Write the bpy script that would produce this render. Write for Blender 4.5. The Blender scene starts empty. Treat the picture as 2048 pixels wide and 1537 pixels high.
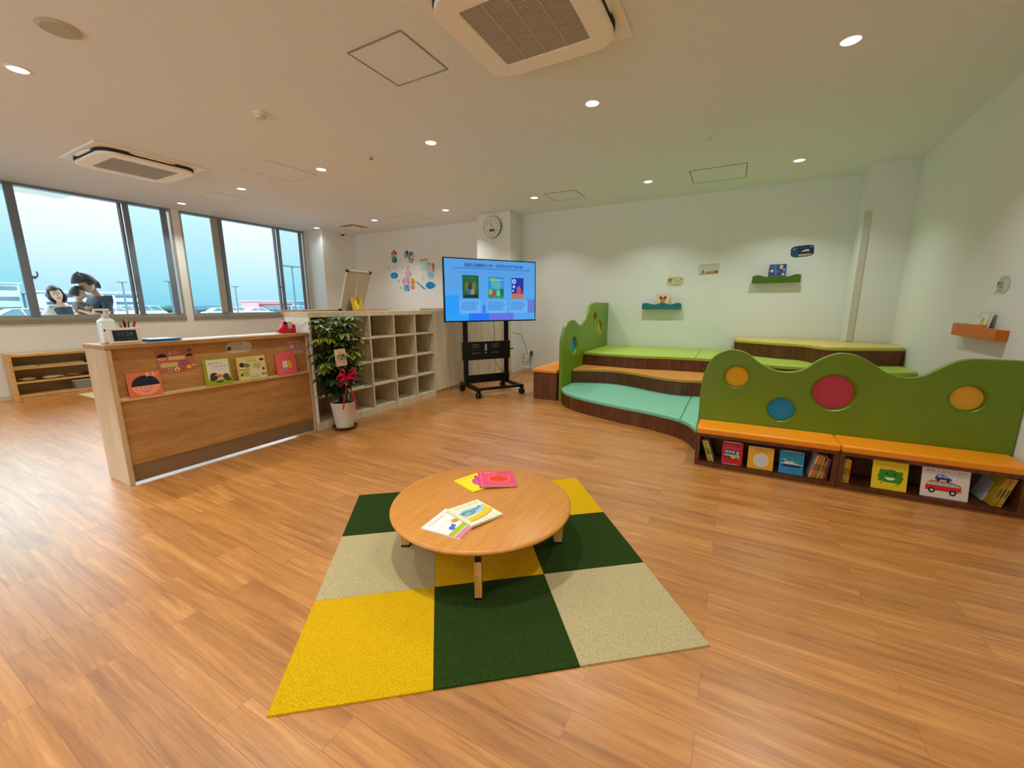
import bpy, bmesh, math, random
from mathutils import Vector, Matrix
random.seed(7)
PI = math.pi
C = bpy.context.scene.collection
SC = bpy.context.scene


def lin(c):
    return tuple((x / 255 / 12.92) if x / 255 <= 0.04045 else ((x / 255 + 0.055) / 1.055) ** 2.4 for x in c)


_mats = {}


def mat(name, col, rough=0.6, metal=0.0, emit=0.0, coat=0.0, spec=0.5, srgb=True):
    """plain principled material; col in sRGB 0..255 unless srgb=False"""
    key = (name, tuple(col), rough, metal, emit, coat, spec)
    if key in _mats:
        return _mats[key]
    m = bpy.data.materials.new(name)
    m.use_nodes = True
    b = m.node_tree.nodes['Principled BSDF']
    rgb = lin(col) if srgb else tuple(col)
    b.inputs['Base Color'].default_value = (*rgb, 1)
    b.inputs['Roughness'].default_value = rough
    b.inputs['Metallic'].default_value = metal
    b.inputs['Specular IOR Level'].default_value = spec
    b.inputs['Coat Weight'].default_value = coat
    if emit:
        b.inputs['Emission Color'].default_value = (*rgb, 1)
        b.inputs['Emission Strength'].default_value = emit
        b.inputs['Base Color'].default_value = (0.01, 0.01, 0.01, 1)
    _mats[key] = m
    return m


def P(c):  # printed colour on paper or board
    return mat('print', c, 0.55)


class NT:
    """small node-tree helper"""
    def __init__(s, name):
        s.m = bpy.data.materials.new(name)
        s.m.use_nodes = True
        s.t = s.m.node_tree
        s.b = s.t.nodes['Principled BSDF']

    def n(s, typ, **kw):
        nd = s.t.nodes.new(typ)
        for k, v in kw.items():
            if k.startswith('i_'):
                nd.inputs[k[2:].replace('_', ' ')].default_value = v
            else:
                setattr(nd, k, v)
        return nd

    def l(s, a, b):
        s.t.links.new(a, b)

    def ramp(s, fac, stops):
        r = s.n('ShaderNodeValToRGB')
        el = r.color_ramp.elements
        while len(el) < len(stops):
            el.new(0.5)
        for e, (p, c) in zip(el, stops):
            e.position = p
            e.color = (*c, 1)
        s.l(fac, r.inputs['Fac'])
        return r.outputs['Color']

    def mix(s, fac, a, b, blend='MIX'):
        x = s.n('ShaderNodeMix', data_type='RGBA', blend_type=blend)
        for sock, v in ((x.inputs[0], fac), (x.inputs[6], a), (x.inputs[7], b)):
            if isinstance(v, (int, float)):
                sock.default_value = v
            elif isinstance(v, tuple):
                sock.default_value = (*v, 1)
            else:
                s.l(v, sock)
        return x.outputs[2]

    def coords(s, scale=(1, 1, 1), rot=(0, 0, 0), loc=(0, 0, 0), out='Object'):
        tc = s.n('ShaderNodeTexCoord')
        mp = s.n('ShaderNodeMapping')
        mp.inputs['Scale'].default_value = scale
        mp.inputs['Rotation'].default_value = rot
        mp.inputs['Location'].default_value = loc
        s.l(tc.outputs[out], mp.inputs['Vector'])
        return mp.outputs['Vector']

    def noise(s, vec, scale, detail=3, rough=0.5, dist=0.0):
        n = s.n('ShaderNodeTexNoise')
        n.inputs['Scale'].default_value = scale
        n.inputs['Detail'].default_value = detail
        n.inputs['Roughness'].default_value = rough
        n.inputs['Distortion'].default_value = dist
        s.l(vec, n.inputs['Vector'])
        return n.outputs['Fac']

    def bump(s, h, strength=0.2, dist=0.01):
        b = s.n('ShaderNodeBump')
        b.inputs['Strength'].default_value = strength
        b.inputs['Distance'].default_value = dist
        s.l(h, b.inputs['Height'])
        s.l(b.outputs['Normal'], s.b.inputs['Normal'])


def wood(name, c1, c2, c3, scale=(1, 1, 1), gscale=6.0, rough=0.45, coat=0.0, bump=0.0):
    """stretched-grain wood; scale stretches object coordinates (small = along the grain)"""
    t = NT(name)
    v = t.coords(scale)
    f = t.noise(v, gscale, 5, 0.6, 0.4)
    f2 = t.noise(v, gscale * 5, 2, 0.5)
    col = t.ramp(f, [(0.3, lin(c1)), (0.55, lin(c2)), (0.75, lin(c3))])
    col = t.mix(0.12, col, t.ramp(f2, [(0.35, (0, 0, 0)), (0.6, (1, 1, 1))]), 'SOFT_LIGHT')
    t.l(col, t.b.inputs['Base Color'])
    t.b.inputs['Roughness'].default_value = rough
    t.b.inputs['Coat Weight'].default_value = coat
    if bump:
        t.bump(f2, bump, 0.002)
    return t.m


class MB:
    """collects geometry with several materials and links it as ONE mesh object"""
    def __init__(s):
        s.v, s.f, s.fm, s.ms = [], [], [], []

    def mi(s, m):
        if m not in s.ms:
            s.ms.append(m)
        return s.ms.index(m)

    def add(s, verts, faces, m, M=None):
        o = len(s.v)
        i = s.mi(m)
        for p in verts:
            p = Vector(p)
            s.v.append(tuple(M @ p if M else p))
        for f in faces:
            s.f.append(tuple(o + k for k in f))
            s.fm.append(i)
        return s

    def box(s, x0, y0, z0, x1, y1, z1, m, M=None):
        vs = [(x, y, z) for z in (z0, z1) for y in (y0, y1) for x in (x0, x1)]
        return s.add(vs, [(0, 2, 3, 1), (4, 5, 7, 6), (0, 1, 5, 4), (2, 6, 7, 3), (0, 4, 6, 2), (1, 3, 7, 5)], m, M)

    def prism(s, pts, z0, z1, m, M=None):
        n = len(pts)
        vs = [(p[0], p[1], z0) for p in pts] + [(p[0], p[1], z1) for p in pts]
        fs = [tuple(range(n))[::-1], tuple(range(n, 2 * n))] + [(i, (i + 1) % n, n + (i + 1) % n, n + i) for i in range(n)]
        return s.add(vs, fs, m, M)

    def poly(s, pts, m, M=None, z=0.0):
        return s.add([(p[0], p[1], p[2] if len(p) > 2 else z) for p in pts], [tuple(range(len(pts)))], m, M)

    def cyl(s, p0, p1, r0, m, r1=None, n=20, caps=True, M=None):
        r1 = r0 if r1 is None else r1
        p0, p1 = Vector(p0), Vector(p1)
        d = (p1 - p0).normalized()
        a = d.orthogonal().normalized()
        b = d.cross(a)
        vs = []
        for p, r in ((p0, r0), (p1, r1)):
            for k in range(n):
                t = 2 * PI * k / n
                vs.append(p + (a * math.cos(t) + b * math.sin(t)) * r)
        fs = [(k, (k + 1) % n, n + (k + 1) % n, n + k) for k in range(n)]
        if caps:
            fs += [tuple(range(n))[::-1], tuple(range(n, 2 * n))]
        return s.add(vs, fs, m, M)

    def lathe(s, prof, m, n=28, M=None, close=True):
        vs, fs = [], []
        for r, z in prof:
            for k in range(n):
                t = 2 * PI * k / n
                vs.append((r * math.cos(t), r * math.sin(t), z))
        for j in range(len(prof) - 1):
            for k in range(n):
                fs.append((j * n + k, j * n + (k + 1) % n, (j + 1) * n + (k + 1) % n, (j + 1) * n + k))
        if close:
            fs.append(tuple(range(n))[::-1])
            fs.append(tuple((len(prof) - 1) * n + k for k in range(n)))
        return s.add(vs, fs, m, M)

    def tube(s, pts, r, m, n=8, M=None):
        pts = [Vector(p) for p in pts]
        vs, fs = [], []
        prev = None
        for i, p in enumerate(pts):
            d = (pts[min(i + 1, len(pts) - 1)] - pts[max(i - 1, 0)]).normalized()
            a = d.orthogonal().normalized() if prev is None else (prev - d * prev.dot(d)).normalized()
            prev = a
            b = d.cross(a)
            rr = r[i] if isinstance(r, (list, tuple)) else r
            for k in range(n):
                t = 2 * PI * k / n
                vs.append(p + (a * math.cos(t) + b * math.sin(t)) * rr)
        for i in range(len(pts) - 1):
            for k in range(n):
                fs.append((i * n + k, i * n + (k + 1) % n, (i + 1) * n + (k + 1) % n, (i + 1) * n + k))
        fs += [tuple(range(n))[::-1], tuple((len(pts) - 1) * n + k for k in range(n))]
        return s.add(vs, fs, m, M)

    def ball(s, c, r, m, n=16, k=10, M=None):
        rx, ry, rz = r if isinstance(r, (list, tuple)) else (r, r, r)
        vs = [(c[0], c[1], c[2] - rz)]
        for j in range(1, k):
            ph = -PI / 2 + PI * j / k
            for i in range(n):
                t = 2 * PI * i / n
                vs.append((c[0] + rx * math.cos(ph) * math.cos(t), c[1] + ry * math.cos(ph) * math.sin(t), c[2] + rz * math.sin(ph)))
        vs.append((c[0], c[1], c[2] + rz))
        fs = [(0, 1 + (i + 1) % n, 1 + i) for i in range(n)]
        for j in range(k - 2):
            for i in range(n):
                a, b = 1 + j * n + i, 1 + j * n + (i + 1) % n
                fs.append((a, b, b + n, a + n))
        e = len(vs) - 1
        fs += [(1 + (k - 2) * n + i, 1 + (k - 2) * n + (i + 1) % n, e) for i in range(n)]
        return s.add(vs, fs, m, M)

    def mesh(s, me, mats, M=None):
        o = len(s.v)
        for v in me.vertices:
            s.v.append(tuple(M @ v.co if M else v.co))
        for p in me.polygons:
            s.f.append(tuple(o + k for k in p.vertices))
            s.fm.append(s.mi(mats[min(p.material_index, len(mats) - 1)]))
        return s

    def build(s, name, parent=None, loc=(0, 0, 0), rotz=0.0, smooth=None, bevel=0.0, seg=2, M=None):
        me = bpy.data.meshes.new(name)
        me.from_pydata(s.v, [], s.f)
        for m in s.ms:
            me.materials.append(m)
        me.polygons.foreach_set('material_index', s.fm)
        if smooth is not None:
            me.polygons.foreach_set('use_smooth', [True] * len(me.polygons))
            me.set_sharp_from_angle(angle=math.radians(smooth))
        me.update()
        o = bpy.data.objects.new(name, me)
        C.objects.link(o)
        if M is not None:
            o.matrix_basis = M
        else:
            o.location = loc
            o.rotation_euler = (0, 0, rotz)
        if parent:
            o.parent = parent
        if bevel:
            b = o.modifiers.new('bevel', 'BEVEL')
            b.width = bevel
            b.segments = seg
            b.limit_method = 'ANGLE'
            b.harden_normals = False
        return o


def tag(o, label, cat, group=None, kind=None):
    o['label'] = label
    o['category'] = cat
    if group:
        o['group'] = group
    if kind:
        o['kind'] = kind
    return o


def thing(name, label, cat, loc=(0, 0, 0), rotz=0.0, group=None, M=None):
    o = bpy.data.objects.new(name, None)
    o.empty_display_size = 0.1
    C.objects.link(o)
    if M is not None:
        o.matrix_basis = M
    else:
        o.location = loc
        o.rotation_euler = (0, 0, rotz)
    return tag(o, label, cat, group)


def structure(o):
    o['kind'] = 'structure'
    return o


def copy_tree(o, parent=None):
    c = o.copy()
    C.objects.link(c)
    if parent:
        c.parent = parent
    for ch in list(o.children):
        copy_tree(ch, c)
    return c


def frame(origin, right, up):
    """matrix whose x runs along right, y along up and z out of the page"""
    r = Vector(right).normalized()
    u = Vector(up)
    u = (u - r * u.dot(r)).normalized()
    n = r.cross(u)
    M = Matrix.Identity(4)
    for i, c in enumerate((r, u, n)):
        for k in range(3):
            M[k][i] = c[k]
    for k in range(3):
        M[k][3] = origin[k]
    return M


def curve_mesh(loops, depth, bevel=0.0, res=3):
    """flat filled outline (with holes) extruded by depth, rounded by bevel; outline in x,y, z centred on 0"""
    cu = bpy.data.curves.new('outline', 'CURVE')
    cu.dimensions = '2D'
    cu.fill_mode = 'BOTH'
    cu.extrude = max(depth / 2 - bevel, 0)
    cu.bevel_depth = bevel
    cu.bevel_resolution = res
    if bevel:
        cu.offset = -bevel
    for lp in loops:
        sp = cu.splines.new('POLY')
        sp.points.add(len(lp) - 1)
        for q, p in zip(sp.points, lp):
            q.co = (p[0], p[1], 0, 1)
        sp.use_cyclic_u = True
    o = bpy.data.objects.new('outline', cu)
    me = o.to_mesh()
    vs = [tuple(v.co) for v in me.vertices]
    fs = [tuple(p.vertices) for p in me.polygons]
    o.to_mesh_clear()
    bpy.data.objects.remove(o)
    bpy.data.curves.remove(cu)
    return vs, fs


_txt = {}


def text_geo(s):
    """outline glyph faces for a string, cap height about 0.7, centred on the origin"""
    if s not in _txt:
        cu = bpy.data.curves.new('glyphs', 'FONT')
        cu.body = s
        cu.align_x = 'CENTER'
        cu.align_y = 'CENTER'
        cu.resolution_u = 2
        o = bpy.data.objects.new('glyphs', cu)
        me = o.to_mesh()
        vs = [tuple(v.co) for v in me.vertices]
        fs = [tuple(p.vertices) for p in me.polygons]
        o.to_mesh_clear()
        bpy.data.objects.remove(o)
        bpy.data.curves.remove(cu)
        _txt[s] = (vs, fs)
    return _txt[s]


def smooth_path(pts, n=8, closed=False):
    """Catmull-Rom through the points"""
    out = []
    m = len(pts)
    rng = range(m if closed else m - 1)
    for i in rng:
        g = (lambda k: pts[k % m]) if closed else (lambda k: pts[max(0, min(m - 1, k))])
        p0, p1, p2, p3 = [Vector(g(i + k)) for k in (-1, 0, 1, 2)]
        for j in range(n):
            t = j / n
            out.append(tuple(0.5 * ((2 * p1) + (p2 - p0) * t + (2 * p0 - 5 * p1 + 4 * p2 - p3) * t * t + (3 * p1 - p0 - 3 * p2 + p3) * t ** 3)))
    if not closed:
        out.append(tuple(pts[-1]))
    return out


def ell(cx, cy, rx, ry, n=28, rot=0.0, a0=0.0, a1=2 * PI):
    out = []
    full = abs(a1 - a0 - 2 * PI) < 1e-6
    for k in range(n if full else n + 1):
        t = a0 + (a1 - a0) * k / n
        x, y = rx * math.cos(t), ry * math.sin(t)
        out.append((cx + x * math.cos(rot) - y * math.sin(rot), cy + x * math.sin(rot) + y * math.cos(rot)))
    return out


def rrect(x0, y0, x1, y1, r, n=6):
    out = []
    for cx, cy, a in ((x1 - r, y1 - r, 0), (x0 + r, y1 - r, PI / 2), (x0 + r, y0 + r, PI), (x1 - r, y0 + r, 3 * PI / 2)):
        for k in range(n + 1):
            t = a + PI / 2 * k / n
            out.append((cx + r * math.cos(t), cy + r * math.sin(t)))
    return out


def art(mb, items, w, h, z=0.0, dz=0.00012, M=None, mf=P):
    """printed shapes in fractions of a w x h sheet: each layer a hair above the one below"""
    for it in items:
        z += dz
        k, col = it[0], mf(it[-1])
        if k == 'rect':
            _, x0, y0, x1, y1, _c = it
            mb.poly([(x0 * w, y0 * h), (x1 * w, y0 * h), (x1 * w, y1 * h), (x0 * w, y1 * h)], col, M, z)
        elif k == 'ell':
            _, cx, cy, rx, ry = it[:5]
            mb.poly([(x * w, y * h) for x, y in ell(cx, cy, rx, ry)], col, M, z)
        elif k == 'poly':
            mb.poly([(x * w, y * h) for x, y in it[1]], col, M, z)
        elif k == 'text':
            _, s, cx, cy, size, _c = it
            vs, fs = text_geo(s)
            sc = size * h
            mb.add([(cx * w + x * sc, cy * h + y * sc, z) for x, y, _z in vs], fs, col, M)
        elif k == 'textw':     # text squeezed to a given width
            _, s, cx, cy, size, wid, _c = it
            vs, fs = text_geo(s)
            sc = size * h
            ww = max(x for x, y, q in vs) - min(x for x, y, q in vs)
            sx = wid * w / ww
            mb.add([(cx * w + x * sx, cy * h + y * sc, z) for x, y, _z in vs], fs, col, M)
        elif k == 'line':
            _, pts, wd, _c = it
            for a, b in zip(pts[:-1], pts[1:]):
                ax, ay, bx, by = a[0] * w, a[1] * h, b[0] * w, b[1] * h
                L = math.hypot(bx - ax, by - ay) or 1e-9
                nx, ny = -(by - ay) / L * wd * h / 2, (bx - ax) / L * wd * h / 2
                mb.poly([(ax - nx, ay - ny), (bx - nx, by - ny), (bx + nx, by + ny), (ax + nx, ay + ny)], col, M, z)
    return z


def scribble(x0, y0, x1, y1, rows, col, frac=0.5, jit=0.25):
    """rows of small print too fine to read, as short bars of varied length"""
    out = []
    rh = (y1 - y0) / rows
    for r in range(rows):
        y = y1 - rh * (r + 0.5)
        x = x0
        end = x1 - random.random() * jit * (x1 - x0)
        while x < end:
            L = (x1 - x0) * random.uniform(0.08, 0.2)
            out.append(('rect', x, y - rh * frac / 2, min(x + L, end), y + rh * frac / 2, col))
            x += L + (x1 - x0) * 0.025
    return out


PAPER = (236, 230, 214)


def book(label, w, h, t, M, cover, items=(), group=None, name='picture_book', back=None, cat='book', pages=True, corner=0.0):
    """closed hardback: front cover faces local +z, spine on the left; lower-left front corner at the origin of M (back at z=0)"""
    m = P(cover)
    mb = MB()
    b = 0.0016
    if corner:
        mb.prism(rrect(0, 0, w, h, corner), t - b, t, m).prism(rrect(0, 0, w, h, corner), 0, b, m)
    else:
        mb.box(0, 0, t - b, w, h, t, m).box(0, 0, 0, w, h, b, P(back) if back else m)
    mb.box(0, 0.0, b, b, h, t - b, m)
    art(mb, items, w, h, t)
    o = mb.build(name, M=M)
    tag(o, label, cat, group)
    if pages:
        MB().box(b, 0.003, b, w - 0.004, h - 0.003, t - b, P(PAPER)).build('pages', o)
    return o
# ---------------------------------------------------------------- room: X runs along the window wall, Y along the back wall
ZC = 2.86            # ceiling height
XB = 7.0             # back wall
YW = 8.55            # window wall


def yr(x):           # right wall is very slightly askew
    return -1.70 + (6.58 - x) * 0.0312


def plaster(name, c, sc=220, st=0.05):
    t = NT(name)
    v = t.coords()
    f = t.noise(v, sc, 2)
    t.b.inputs['Base Color'].default_value = (*c, 1)
    t.b.inputs['Roughness'].default_value = 0.75
    t.b.inputs['Specular IOR Level'].default_value = 0.25
    t.bump(f, st, 0.002)
    return t.m


WALL = plaster('wall_paint', (0.80, 0.83, 0.815))
CEIL = plaster('ceiling_paint', (0.75, 0.815, 0.86), 160)
WHITE = mat('white_plastic', (226, 226, 216), 0.4)
ALU = mat('window_aluminium', (168, 172, 166), 0.4, 0.3)
ALUD = mat('dark_aluminium', (122, 138, 156), 0.45, 0.25)
BLACK = mat('black_plastic', (14, 14, 16), 0.45)


def floor_material():
    t = NT('floor_planks')
    v = t.coords((1, 1, 1), (0, 0, PI / 2))           # plank length along Y
    br = t.n('ShaderNodeTexBrick', offset=0.37, offset_frequency=2)
    br.inputs['Scale'].default_value = 1.0
    br.inputs['Brick Width'].default_value = 0.92
    br.inputs['Row Height'].default_value = 0.112
    br.inputs['Mortar Size'].default_value = 0.0009
    br.inputs['Mortar Smooth'].default_value = 0.2
    br.inputs['Color1'].default_value = (0, 0, 0, 1)
    br.inputs['Color2'].default_value = (1, 1, 1, 1)
    br.inputs['Mortar'].default_value = (0.25, 0.25, 0.25, 1)
    t.l(v, br.inputs['Vector'])
    rnd = br.outputs['Color']
    # every plank shifts its own grain
    sep = t.n('ShaderNodeSeparateColor')
    t.l(rnd, sep.inputs['Color'])
    comb = t.n('ShaderNodeCombineXYZ')
    mul = t.n('ShaderNodeMath', operation='MULTIPLY')
    mul.inputs[1].default_value = 37.0
    t.l(sep.outputs['Red'], mul.inputs[0])
    t.l(mul.outputs[0], comb.inputs['X'])
    t.l(mul.outputs[0], comb.inputs['Z'])
    va = t.n('ShaderNodeVectorMath', operation='ADD')
    v2 = t.coords((8.0, 0.5, 1))
    t.l(v2, va.inputs[0])
    t.l(comb.outputs[0], va.inputs[1])
    g = t.noise(va.outputs[0], 2.4, 6, 0.62, 1.1)
    v3 = t.coords((60, 2.2, 1))
    fine = t.noise(v3, 3.0, 4, 0.6, 0.2)
    base = t.ramp(g, [(0.30, lin((146, 92, 42))), (0.44, lin((172, 112, 54))), (0.58, lin((188, 126, 64))), (0.74, lin((208, 148, 86)))])
    tone = t.ramp(rnd, [(0.0, (0.90, 0.885, 0.87)), (0.5, (1.0, 1.0, 1.0)), (1.0, (1.08, 1.08, 1.06))])
    col = t.mix(1.0, base, tone, 'MULTIPLY')
    col = t.mix(0.25, col, t.ramp(fine, [(0.35, (0.25, 0.2, 0.15)), (0.62, (0.85, 0.85, 0.85))]), 'SOFT_LIGHT')
    seam = t.mix(br.outputs['Fac'], col, lin((140, 88, 38)))
    t.l(seam, t.b.inputs['Base Color'])
    t.b.inputs['Roughness'].default_value = 0.36
    t.b.inputs['Specular IOR Level'].default_value = 0.5
    t.b.inputs['Coat Weight'].default_value = 0.6
    t.b.inputs['Coat Roughness'].default_value = 0.34
    return t.m


FLOOR = floor_material()
X0, Y0 = -3.2, -1.9
structure(MB().box(X0, Y0, -0.12, XB + 0.2, YW + 0.2, 0, FLOOR).build('floor'))
structure(MB().box(X0, Y0, ZC, XB + 0.2, YW + 0.2, ZC + 0.12, CEIL).build('ceiling'))
structure(MB().box(XB, Y0, 0, XB + 0.2, YW + 0.2, ZC, WALL).build('wall_back'))
structure(MB().prism([(XB, yr(XB)), (X0, yr(X0)), (X0, yr(X0) - 0.5), (XB, yr(X0) - 0.5)], 0, ZC, WALL).build('wall_right'))
GY0, GY1, GZ1 = 0.6, 7.6, 2.55      # unseen opening behind the camera, added to let daylight in
structure(MB().box(X0 - 0.2, Y0, 0, X0, GY0, ZC, WALL).box(X0 - 0.2, GY1, 0, X0, YW + 0.2, ZC, WALL).box(X0 - 0.2, GY0, GZ1, X0, GY1, ZC, WALL).build('wall_rear'))
# window wall: sill wall, pier between the windows and the ends
W0, W1, W2, ZS = (-2.6, 0.5),  (0.62, 3.655), (3.765, 6.10), 1.035
structure(MB().box(X0, YW, 0, XB, YW + 0.2, ZS, WALL)
          .box(X0, YW, ZS, W0[0], YW + 0.2, ZC, WALL)
          .box(W0[1], YW, ZS, W1[0], YW + 0.2, ZC, WALL)
          .box(W1[1], YW, ZS, W2[0], YW + 0.2, ZC, WALL)
          .box(W2[1], YW, ZS, XB, YW + 0.2, ZC, WALL).build('wall_left'))
# square pillars
structure(MB().box(6.57, 3.60, 0, XB, 4.30, ZC, WALL).build('pillar'))
structure(MB().box(6.11, 7.97, 0, XB, YW, ZC, WALL).build('pillar'))
structure(MB().prism([(6.58, yr(6.58) - 0.02), (XB, yr(XB) - 0.02), (XB, -1.25), (6.58, -1.25)], 0, ZC, WALL).build('pillar'))
# cable duct up the edge of the right pillar
structure(MB().box(6.566, -1.315, 0.78, 6.58, -1.252, 2.345, mat('duct', (206, 203, 188), 0.5)).build('trim_1', bevel=0.003))
BASEB = mat('baseboard_vinyl', (214, 208, 190), 0.5)
structure(MB().box(6.988, 2.34, 0, XB, 3.60, 0.06, BASEB).build('baseboard_back'))
structure(MB().box(X0, YW - 0.012, 0, 6.11, YW, 0.06, BASEB).build('baseboard_left'))


def glass(name, tint, refl=0.06):
    m = bpy.data.materials.new(name)
    m.use_nodes = True
    t = m.node_tree
    t.nodes.clear()
    out = t.nodes.new('ShaderNodeOutputMaterial')
    mix = t.nodes.new('ShaderNodeMixShader')
    tr = t.nodes.new('ShaderNodeBsdfTransparent')
    tr.inputs['Color'].default_value = (*tint, 1)
    gl = t.nodes.new('ShaderNodeBsdfGlossy')
    gl.inputs['Roughness'].default_value = 0.02
    fr = t.nodes.new('ShaderNodeFresnel')
    fr.inputs['IOR'].default_value = 1.35
    t.links.new(fr.outputs[0], mix.inputs[0])
    t.links.new(tr.outputs[0], mix.inputs[1])
    t.links.new(gl.outputs[0], mix.inputs[2])
    t.links.new(mix.outputs[0], out.inputs['Surface'])
    return m


CLEAR = glass('clear_glass', (0.93, 0.98, 1.0))
TINT = glass('blue_tinted_glass', (0.74, 0.92, 0.96))


def window(name, x0, x1, stiles, panes):
    """sliding window: outer frame, one mesh per sash stile, panes between"""
    w = bpy.data.objects.new(name, None)
    C.objects.link(w)
    w.location = (x0, YW, 0)
    structure(w)
    L = x1 - x0
    f = MB()
    f.box(0, 0.0, ZS, L, 0.13, ZS + 0.045, ALU).box(0, 0.02, ZS + 0.045, L, 0.11, 1.125, ALU)
    f.box(0, -0.012, ZS - 0.03, L, 0.0, ZS + 0.03, mat('sill_trim', (150, 152, 142), 0.4, 0.3))
    f.box(0, 0.0, 2.832, L, 0.13, ZC, ALUD)
    f.box(0, 0.0, 1.08, 0.03, 0.13, 2.832, ALU).box(L - 0.03, 0.0, 1.08, L, 0.13, 2.832, ALU)
    f.build('window_frame', w)
    for a, b, y, m in stiles:
        st = MB().box(a - x0, y, 1.09, b - x0, y + 0.035, 2.835, m).build('sash_stile', w, bevel=0.004)
        MB().box(0.004, y - 0.012, 1.092, b - a - 0.004, y + 0.0, 1.125, ALUD).build('corner_block', st, loc=(a - x0, 0, 0))
    for a, b, y, m in panes:
        MB().box(a - x0, y, 1.10, b - x0, y + 0.006, 2.835, m).build('glass_pane', w)
    return w


w1 = window('window_1', *W1, [(1.835, 1.925, 0.03, ALUD), (2.985, 3.03, 0.07, ALUD), (3.035, 3.105, 0.03, ALUD), (3.515, 3.60, 0.03, ALUD)],
            [(0.65, 1.84, 0.085, TINT), (1.92, 2.99, 0.045, CLEAR), (3.10, 3.52, 0.085, TINT)])
w2 = window('window_2', *W2, [(4.265, 4.375, 0.03, ALU), (4.378, 4.475, 0.07, ALUD), (5.44, 5.495, 0.07, ALUD), (5.50, 5.56, 0.03, ALUD), (5.985, 6.05, 0.03, ALUD)],
            [(3.795, 4.27, 0.085, TINT), (4.47, 5.445, 0.045, CLEAR), (5.555, 5.99, 0.085, TINT)])
w3 = window('added_daylight_window', *W0, [(-1.6, -1.5, 0.03, ALUD), (-0.6, -0.5, 0.03, ALUD)], [(-2.57, 0.47, 0.045, CLEAR)])  # added out of view to bring more cool daylight into the room
g_ = bpy.data.objects.new('added_daylight_glazing', None)  # rear glazing, added unseen so daylight also comes from behind the camera
C.objects.link(g_)
structure(g_)
fr_ = MB()
for k in range(6):
    y_ = GY0 + (GY1 - GY0) * k / 5
    fr_.box(X0 - 0.13, y_ - 0.03, 0, X0 - 0.06, y_ + 0.03, GZ1, ALU)
fr_.box(X0 - 0.13, GY0, GZ1 - 0.05, X0 - 0.06, GY1, GZ1, ALU).box(X0 - 0.13, GY0, 0, X0 - 0.06, GY1, 0.05, ALU).build('window_frame', g_)
MB().box(X0 - 0.10, GY0, 0.05, X0 - 0.094, GY1, GZ1 - 0.05, CLEAR).build('glass_pane', g_)
for w, xs in ((w1, (1.925 - W1[0], 3.03 - W1[0])), (w2, (5.47 - W2[0],))):
    for x in xs:   # crescent latches on the meeting stiles
        MB().box(x - 0.005, 0.005, 1.62, x + 0.03, 0.03, 1.66, ALUD).tube([(x + 0.035, 0.005, 1.64), (x + 0.045, 0.0, 1.68), (x + 0.04, 0.0, 1.72)], 0.009, ALUD).build('latch', w)

# ---------------------------------------------------------------- ceiling fixtures
LENS = mat('lamp_lens', (255, 250, 238), 0.5, emit=6.0)
TRIM = mat('lamp_trim', (232, 230, 222), 0.4)
ORD = ['rightmost', 'second from the right', 'third from the right', 'fourth from the right', 'fifth from the right', 'sixth from the right']
WARM = (0.96, 1.0, 0.91)
LIGHT_W = 10.5


def downlight(x, y, label):
    t = thing('downlight', label, 'ceiling light', (x, y, ZC), 0, 'recessed downlights')
    MB().lathe([(0.053, 0.0), (0.066, 0.0), (0.066, -0.004), (0.054, -0.007)], TRIM, close=False).build('trim_ring', t, smooth=40)
    MB().lathe([(0.0535, -0.0025), (0.0535, -0.0045)], LENS).build('lens', t)
    lamp(t, x, y)
    return t


def lamp(parent, x, y):
    near_pillar = x > 5.9 and y > 7.8
    l = bpy.data.lights.new('lamp', 'AREA')
    l.shape = 'DISK'
    l.size = 0.10
    l.energy = LIGHT_W * (0.12 if near_pillar else 1)
    l.color = WARM
    l.spread = math.radians(115)
    o = bpy.data.objects.new('lamp', l)
    C.objects.link(o)
    if parent:
        o.parent = parent
        o.location = (0, 0, -0.009)
    else:
        o.location = (x, y, ZC - 0.009)
    return o


YS = (-0.48, 1.182, 2.86, 4.543, 6.24, 7.93)
for i, y in enumerate(YS):
    downlight(3.555, y, 'round ceiling downlight, %s in the nearer row' % ORD[i])
for i, y in enumerate(YS):
    downlight(5.98 if i < 5 else 5.95, y if i < 5 else 7.90, 'round ceiling downlight, %s in the far row' % ORD[i])
downlight(1.16, 4.535, 'round ceiling downlight at the far left edge of the picture')
for x, y in ((1.16, 6.24), (1.16, 7.93), (1.16, 2.86), (1.16, 1.18), (1.16, -0.48), (-1.27, 4.54), (-1.27, 2.86), (-1.27, 1.18), (-1.27, -0.48), (-1.27, 6.24)):
    lamp(None, x, y)      # the same rows of ceiling lamps go on above and behind the camera

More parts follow.
